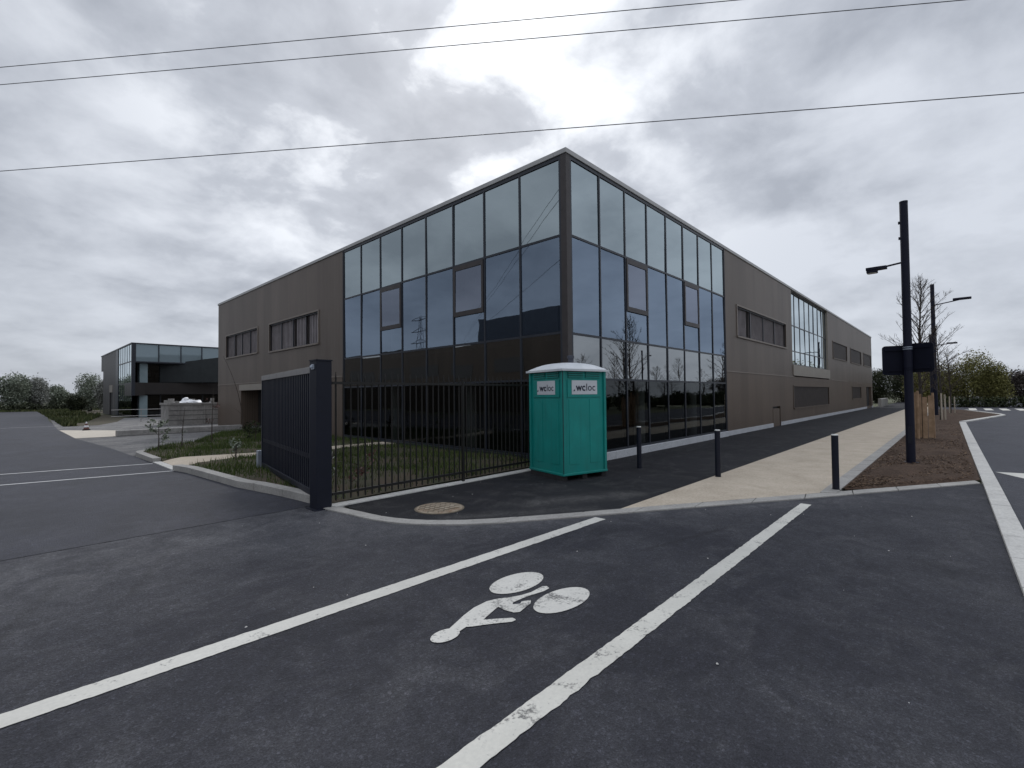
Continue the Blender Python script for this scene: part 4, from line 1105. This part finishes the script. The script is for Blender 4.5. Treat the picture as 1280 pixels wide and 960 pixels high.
def shrub(name, label, x, y, blobs, n, size, mat, cat='shrub', group=None, trunk=None, z=-.05):
    t = thing(name, label, cat, (x, y, z), 0, group)
    if trunk:
        mb = MB()
        for k in range(trunk[0]):
            a = k * 2.4; mb.tube([(x + .1 * math.cos(a), y + .1 * math.sin(a), z - .1), (x + trunk[1] * .25 * math.cos(a), y + trunk[1] * .25 * math.sin(a), trunk[1])], [trunk[2], trunk[2] * .5], 6)
        mb.build('trunk', M['bark'], t)
    leaf_cloud('crown', blobs, int(n * 1.9), size * .72, mat, t)
    return t
def rblobs(x, y, w_, h, z0=0.0, n=7, rd=random):
    out = []
    for k in range(n):
        a = rd.uniform(0, 2 * PI); r = rd.uniform(0, .55) * w_
        zc = z0 + (h - z0) * rd.uniform(.28, .74); s = rd.uniform(.32, .55)
        out.append((x + r * math.cos(a), y + r * math.sin(a), zc, w_ * s, w_ * s, (h - z0) * s * .55))
    out.append((x, y, z0 + (h - z0) * .45, w_ * .7, w_ * .7, (h - z0) * .5))
    return out
# right: olive shrubs beyond the crossing
for k, (x, y, w_, h) in enumerate([(70, 1.4, 2.2, 5.2), (70.5, -.8, 2.4, 6.0), (71, -2.7, 2.0, 4.7), (68.5, 3.0, 2.2, 4.9)]):
    shrub('shrub', ['olive green shrub behind the tree stakes at the bed end', 'tallest olive green shrub beyond the zebra crossing', 'olive green shrub on the right flank of the tallest shrub', 'olive shrub nearest the beige path end'][k], x, y, rblobs(x, y, w_, h, 0, 9), 5200, .11, M['leaf_olive'], 'shrub', 'olive shrubs beyond the crossing', (4, 2.2, .09))
h_ = thing('hedge', 'low clipped green hedge behind the crossing at the right edge', 'hedge', (68, -9, 0))
leaf_cloud('foliage', [(67.2 + .2 * math.sin(k), 1 - k * .9, .45, .75, .75, .60 + .06 * math.sin(k * 2.3)) for k in range(26)], 9000, .10, M['leaf_hedge'], h_)
for k, (x, y, w_, h) in enumerate([(92, -6.2, 3.0, 4.7), (92, -10.5, 3.4, 5.0), (94, -15, 3.2, 5.6), (90, -3.2, 2.6, 4.2), (96, -20, 3.5, 5.4)]):
    shrub('tree', 'dark brownish tree in the row closing the right horizon', x, y, rblobs(x, y, w_, h, .3, 9), 5200, .15, M['leaf_brown'] if k % 2 == 0 else M['leaf_dark'], 'tree', 'dark trees on the right horizon', (3, 2.0, .14))
for k, (x, y, w_, h) in enumerate([(88, 8.8, 2.6, 5.4), (92, 6.0, 2.6, 4.9), (96, 3.6, 2.6, 5.0), (86, 12.5, 2.8, 5.6), (100, 1.0, 2.8, 4.6)]):
    shrub('tree', 'dark evergreen tree past the far end of the brown building', x, y, rblobs(x, y, w_, h, 0, 9), 5200, .14, M['leaf_dark'], 'tree', 'dark evergreens past the building end', (3, 2.0, .14))
# hedge across the road (mirrored)
h_ = thing('hedge', 'dark hedge across the road, outside the frame, mirrored in the right glass wall', 'hedge', (55, -17, 0))
leaf_cloud('foliage', [(22 + k * 1.5, -17 + .5 * math.sin(k * 1.3), .95, 1.2, 1.2, .95 + .22 * math.sin(k * 1.9) + .12 * math.sin(k * .7)) for k in range(60)], 16000, .16, M['leaf_hedge'], h_)
# left horizon
for k, (x, y, w_, h, mt) in enumerate([(-3.5, 104, 3.6, 6.4, 'leaf_mid_hazed'), (.8, 104, 3.0, 6.0, 'leaf_mid_hazed'), (3.4, 106, 2.4, 5.6, 'leaf_grey_hazed'), (5.9, 110, 2.2, 4.4, 'leaf_mid_hazed'), (8.4, 118, 1.8, 3.0, 'leaf_grey_hazed'), (11.5, 125, 2.0, 2.4, 'leaf_grey_hazed')]):
    shrub('tree', ['', 'rounded green tree at the left edge of the horizon', 'pale grey green tree second on the left horizon', 'green bushy tree third on the left horizon', 'small greyish tree on the left horizon, before the gap', 'faint low greyish tree in the gap of the left horizon'][k] or 'green tree partly cut by the left edge of the horizon', x, y, rblobs(x, y, w_, h, .2, 10), 4600, .17, M[mt], 'tree', 'trees along the left horizon', (3, 2.2, .15))
for k, (x, y, w_, h, mt) in enumerate([(8.3, 90, 2.2, 5.6, 'leaf_mid_hazed'), (6.6, 86, 1.5, 2.4, 'leaf_dark'), (9.6, 86, 1.6, 4.6, 'leaf_grey_hazed')]):
    shrub('tree', ['bushy green tree beside the distant glass building', 'dark low bush in front of the bushy green tree', 'greyish tree touching the wall of the distant glass building'][k], x, y, rblobs(x, y, w_, h, .1, 10), 4600, .13, M[mt], 'tree', None, (3, 1.5, .12))
hl = thing('hedge', 'dark hedge along the far end of the entrance road', 'hedge', (-3, 101.5, 0))
leaf_cloud('foliage', [(-12 + k * 1.2, 102 + .4 * math.sin(k), .5, 1.0, 1.0, .6 + .25 * math.sin(k * 1.7)) for k in range(20)], 7000, .15, M['leaf_dark'], hl)

# lawn plants
def sapling(x, y, h, label, leaf, nleaf, lean=(0, 0), size=.035, nb=7, seed=1, crown=.3, z=.09):
    rd = random.Random(seed)
    t = thing('sapling', label, 'young plant', (x, y, z))
    mb = MB(); pts = [Vector((x + lean[0] * u * u, y + lean[1] * u * u, z - .03 + h * u)) for u in [k / 8 for k in range(9)]]
    mb.tube(pts, [.021 * (1 - k / 10) for k in range(9)], 6)
    ends = []
    for k in range(nb):
        u = rd.uniform(.3, .95); p = pts[int(u * 8)]; a = rd.uniform(0, 2 * PI); l = crown * rd.uniform(.5, 1.2)
        e = p + Vector((math.cos(a) * l, math.sin(a) * l, l * rd.uniform(.3, 1.0)))
        mb.tube([p, p.lerp(e, .5) + Vector((0, 0, .02)), e], [.006, .004, .002], 5); ends += [p.lerp(e, .6), e]
    mb.build('stem', M['twig'], t)
    if nleaf: leaf_cloud('foliage', [(e.x, e.y, e.z, .09, .09, .08) for e in ends], nleaf, size, leaf, t)
    return t
sapling(3.32, 18.3, .95, 'small green sapling on the tip of the grass beside the kerb', M['leaf_mid_hazed'], 160, (0, .05), .05, 8, 2)
sapling(3.95, 18.4, 1.35, 'thin bare sapling between the grass tip and the reddish sapling', M['leaf_grey_hazed'], 30, (.08, 0), .03, 6, 14, .22)
sapling(4.95, 19.0, 2.0, 'thin upright sapling in front of the grey skip', M['leaf_red'], 60, (.05, 0), .035, 6, 3, .22)
sapling(7.4, 23.6, 3.5, 'tall thin leaning stem against the brown wall by the doorway', M['leaf_grey_hazed'], 0, (-.75, .25), .03, 4, 4, .3)
sapling(4.0, 13.3, .55, 'low leafy plant beside the garden path nearest the kerb', M['leaf_mid_hazed'], 120, (0, 0), .04, 7, 5, .2)
sapling(5.0, 13.2, .60, 'low leafy plant beside the garden path near the gate end', M['leaf_mid_hazed'], 120, (.05, 0), .04, 7, 6, .2)
sapling(6.2, 18.5, .8, 'bushy young plant in the lawn before the doorway', M['leaf_hedge'], 160, (.02, 0), .045, 9, 9, .25)
sapling(4.35, 7.9, .55, 'reddish twiggy plant on bare soil just behind the fence', M['leaf_red'], 90, (.1, 0), .035, 8, 7, .26, .05)
sapling(3.95, 8.3, .75, 'pale twiggy shoots behind the fence beside the gate post', M['leaf_grey_hazed'], 40, (.25, .1), .03, 7, 8, .35, .05)
sapling(6.8, 21.0, .7, 'small bushy plant in the lawn far corner by the wall', M['leaf_hedge'], 160, (.02, 0), .045, 9, 12, .25)

# ------------------------------------------------------------------ small things in the yard
SK = thing('skip', 'weathered grey open skip by the end of the brown building', 'skip', (9.2, 36.8, 0))
mb = MB()
mb.add([(7.02, 35.92, .0), (12.2, 35.92, .0), (12.2, 38.1, .0), (7.02, 38.1, .0), (7.0, 35.9, 1.36), (12.2, 35.9, 1.36), (12.2, 38.1, 1.36), (7.0, 38.1, 1.36)], [(0, 3, 2, 1), (0, 1, 5, 4), (1, 2, 6, 5), (2, 3, 7, 6), (3, 0, 4, 7)])
mb.build('body', M['rubble'], SK)
mb = MB(); mb.box(6.95, 35.82, 1.30, 12.2, 35.89, 1.42); mb.box(6.93, 35.9, 1.30, 6.99, 38.1, 1.42); mb.build('rim', M['rubble'], SK)
mb = MB()
for k in range(7): x = 7.5 + k * .7; mb.box(x, 35.855, .0, x + .07, 35.905, 1.28)
mb.build('rib', M['rubble'], SK)
mb = MB()
for z in (.32, .62, .92): mb.box(7.0, 35.845, z, 12.2, 35.854, z + .03)
mb.build('seam', M['interior_dark'], SK)
mb = MB(); mb.box(7.05, 36.0, 1.10, 12.0, 38.0, 1.25); mb.build('rubble_load', M['rubble'], SK)
mb = MB()
rk = random.Random(4)
for k in range(26):
    x, y = rk.uniform(7.2, 11.8), rk.uniform(36.0, 37.6); q = rk.uniform(.10, .26); a = rk.uniform(0, PI)
    mb.prism([(x + q * math.cos(a + j * 1.257) * rk.uniform(.7, 1.2), y + q * math.sin(a + j * 1.257) * rk.uniform(.7, 1.2)) for j in range(5)], 1.2, 1.3 + rk.uniform(.05, .42))
stf = mb.build('rubble', M['rubble'], SK)
def crumple(name, label, x0, y0, x1, y1, z, amp, seed):
    rd = random.Random(seed); mb = MB(); N = 12
    for j in range(N + 1):
        for i in range(N + 1):
            u, v_ = i / N, j / N; e = math.sin(PI * u) ** .6 * math.sin(PI * v_) ** .6
            mb.v.append((x0 + (x1 - x0) * u + rd.uniform(-.05, .05), y0 + (y1 - y0) * v_ + rd.uniform(-.05, .05), z + e * amp * (.55 + .37 * math.sin(u * 11 + seed) * math.cos(v_ * 7)) + rd.uniform(0, .05)))
    for j in range(N):
        for i in range(N):
            q = j * (N + 1) + i; mb.f.append((q, q + 1, q + N + 2, q + N + 1)); mb.m.append(0)
    tag(mb.build(name, M['white_sheet']), label, 'plastic sheet')
crumple('plastic_sheet', 'crumpled white plastic sheet heaped on the skip rim', 7.5, 36.0, 9.0, 37.2, 1.30, .55, 1)
crumple('plastic_sheet', 'smaller white plastic sheet on the skip next to the wall', 9.2, 36.1, 10.2, 37.2, 1.26, .22, 2)
TC = thing('traffic_cone', 'small white and dark traffic cone on the pale slab', 'traffic cone', (3.08, 34.86, .01)); TC.scale = (.78, .78, .82)
mb = MB(); mb.box(-.2, -.2, 0, .2, .2, .06); mb.build('base', M['skid'], TC, local=True)
mb = MB(); mb.lathe([(.17, .07), (.13, .20)], 0, 0, 16); mb.lathe([(.10, .33), (.06, .45)], 0, 0, 16, 0); mb.lathe([(.129, .201), (.101, .329)], 0, 0, 16, 1); mb.lathe([(.059, .451), (.03, .56)], 0, 0, 16, 1)
mb.build('cone', [M['orange'], M['white_sheet']], TC, local=True)
LW = tag(MB().box(3.5, 27.9, 0, 8.7, 28.3, .26).build('low_wall', M['rubble'], bevel=.02), 'low grey concrete kerb wall beside the pale slab in the yard', 'low wall')
LW2 = tag(MB().box(64.5, 6.0, 0, 71, 6.3, .9).build('low_wall', M['kerb'], bevel=.02), 'low pale wall at the far end of the dark pavement', 'low wall')
# barrier rail in front of the glass building
BR = thing('barrier', 'low white two rail barrier in front of the distant glass building', 'barrier', (7.0, 44, 0))
for x in (6.9, 8.6, 10.5):
    mb = MB(); mb.box(x - .02, 43.97, 0, x + .02, 44.01, 1.0); mb.build('post', M['rubble'], BR)
mb = MB(); mb.box(5.2, 43.94, .91, 12, 43.965, .94); mb.build('rail', M['tape'], BR)
mb = MB(); mb.box(5.2, 43.94, .45, 12, 43.965, .48); mb.build('rail', M['tape'], BR)

# ------------------------------------------------------------------ world, sun, camera
SUN_AZ, SUN_EL = 50.5, 36.4
SKY_SEED = 22.2
sd = Vector((math.cos(math.radians(SUN_AZ)) * math.cos(math.radians(SUN_EL)), math.sin(math.radians(SUN_AZ)) * math.cos(math.radians(SUN_EL)), math.sin(math.radians(SUN_EL))))
W = bpy.data.worlds.new('World'); scene.world = W; W.use_nodes = True
class WT(NT):
    def __init__(self, tree): self.t = tree; self.n = tree.nodes; self.l = tree.links
m = WT(W.node_tree); bg = m.n['Background']
sky = m.node('ShaderNodeTexSky'); sky.sky_type = 'NISHITA'; sky.sun_disc = False
sky.sun_elevation = math.radians(SUN_EL); sky.sun_rotation = math.radians(90 - SUN_AZ)
tc = m.node('ShaderNodeTexCoord'); sp = m.node('ShaderNodeSeparateXYZ'); m.l.new(tc.outputs['Generated'], sp.inputs[0])
zc = m.math('ADD', m.math('MAXIMUM', sp.outputs[2], 0.0), .30)
px = m.math('DIVIDE', sp.outputs[0], zc); py = m.math('DIVIDE', sp.outputs[1], zc)
cb = m.node('ShaderNodeCombineXYZ'); m.l.new(px, cb.inputs[0]); m.l.new(py, cb.inputs[1]); cb.inputs[2].default_value = SKY_SEED
big = m.noise(cb.outputs[0], 1.5, 2, .5, .1); puff = m.noise(cb.outputs[0], 4.2, 8, .55, .15)
cl = m.math('ADD', m.math('MULTIPLY', big, .55), m.math('MULTIPLY', puff, .55))
dotn = m.node('ShaderNodeVectorMath', operation='DOT_PRODUCT'); m.l.new(tc.outputs['Generated'], dotn.inputs[0]); dotn.inputs[1].default_value = sd
dot = m.math('MAXIMUM', dotn.outputs['Value'], 0.0)
glow = m.math('POWER', dot, 12.0); glow2 = m.math('POWER', dot, 2.0)
thin = m.ramp(cl, [(.43, 0), (.54, .55), (.66, 1)])
gap = m.ramp(cl, [(.52, 0), (.66, 1)])
ccol = m.mix(thin, (3.65, 3.92, 4.50), (6.4, 6.75, 7.45))
ccol = m.mix(m.math('MULTIPLY', glow, m.math('ADD', .10, m.math('MULTIPLY', gap, .9))), ccol, (13.5, 13.8, 14.2))
ccol = m.mix(m.math('MULTIPLY', m.math('SUBTRACT', 1.0, glow2), .35), ccol, (4.8, 5.2, 5.85))
hz = m.math('POWER', m.math('SUBTRACT', 1.0, m.math('MAXIMUM', sp.outputs[2], 0.0)), 9.0)
ccol = m.mix(m.math('MULTIPLY', hz, .5), ccol, (5.2, 5.55, 6.1))
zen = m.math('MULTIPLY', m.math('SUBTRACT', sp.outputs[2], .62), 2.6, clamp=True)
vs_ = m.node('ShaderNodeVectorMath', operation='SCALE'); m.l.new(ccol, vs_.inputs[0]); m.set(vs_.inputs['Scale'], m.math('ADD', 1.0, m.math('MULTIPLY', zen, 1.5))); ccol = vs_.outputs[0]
d2 = m.node('ShaderNodeVectorMath', operation='DOT_PRODUCT'); m.l.new(tc.outputs['Generated'], d2.inputs[0]); d2.inputs[1].default_value = (-.69, .69, .22)
bank = m.math('MULTIPLY', m.math('POWER', m.math('MAXIMUM', d2.outputs['Value'], 0.0), 3.0), .26)
vs2 = m.node('ShaderNodeVectorMath', operation='SCALE'); m.l.new(ccol, vs2.inputs[0]); m.set(vs2.inputs['Scale'], m.math('SUBTRACT', 1.0, bank)); ccol = vs2.outputs[0]
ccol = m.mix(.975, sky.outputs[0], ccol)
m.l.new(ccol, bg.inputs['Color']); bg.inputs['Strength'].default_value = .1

sl = bpy.data.lights.new('sun', 'SUN'); sl.energy = 1.2; sl.angle = math.radians(20); sl.color = (1, .97, .93)
so = bpy.data.objects.new('sun', sl); C.objects.link(so); so.rotation_euler = sd.to_track_quat('Z', 'Y').to_euler()

cam = bpy.data.cameras.new('camera'); co = bpy.data.objects.new('camera', cam); C.objects.link(co)
D = Vector((0.72956405, 0.68351918, 0.02319118)); R_ = Vector((0.6838396, -0.72956185, -0.0101447)); U = Vector((-0.00998531, -0.02326026, 0.99967958))
co.matrix_world = Matrix(((R_.x, U.x, -D.x, 0), (R_.y, U.y, -D.y, 0), (R_.z, U.z, -D.z, 1.7), (0, 0, 0, 1)))
cam.sensor_fit = 'HORIZONTAL'; cam.sensor_width = 36; cam.lens = 36 * 594.29 / 1280
cam.clip_start = .05; cam.clip_end = 3000
scene.camera = co
scene.render.engine = 'CYCLES'
scene.view_settings.view_transform = 'Standard'; scene.view_settings.look = 'None'; scene.view_settings.exposure = .17; scene.view_settings.gamma = 1
scene.cycles.transparent_max_bounces = 12; scene.cycles.max_bounces = 8
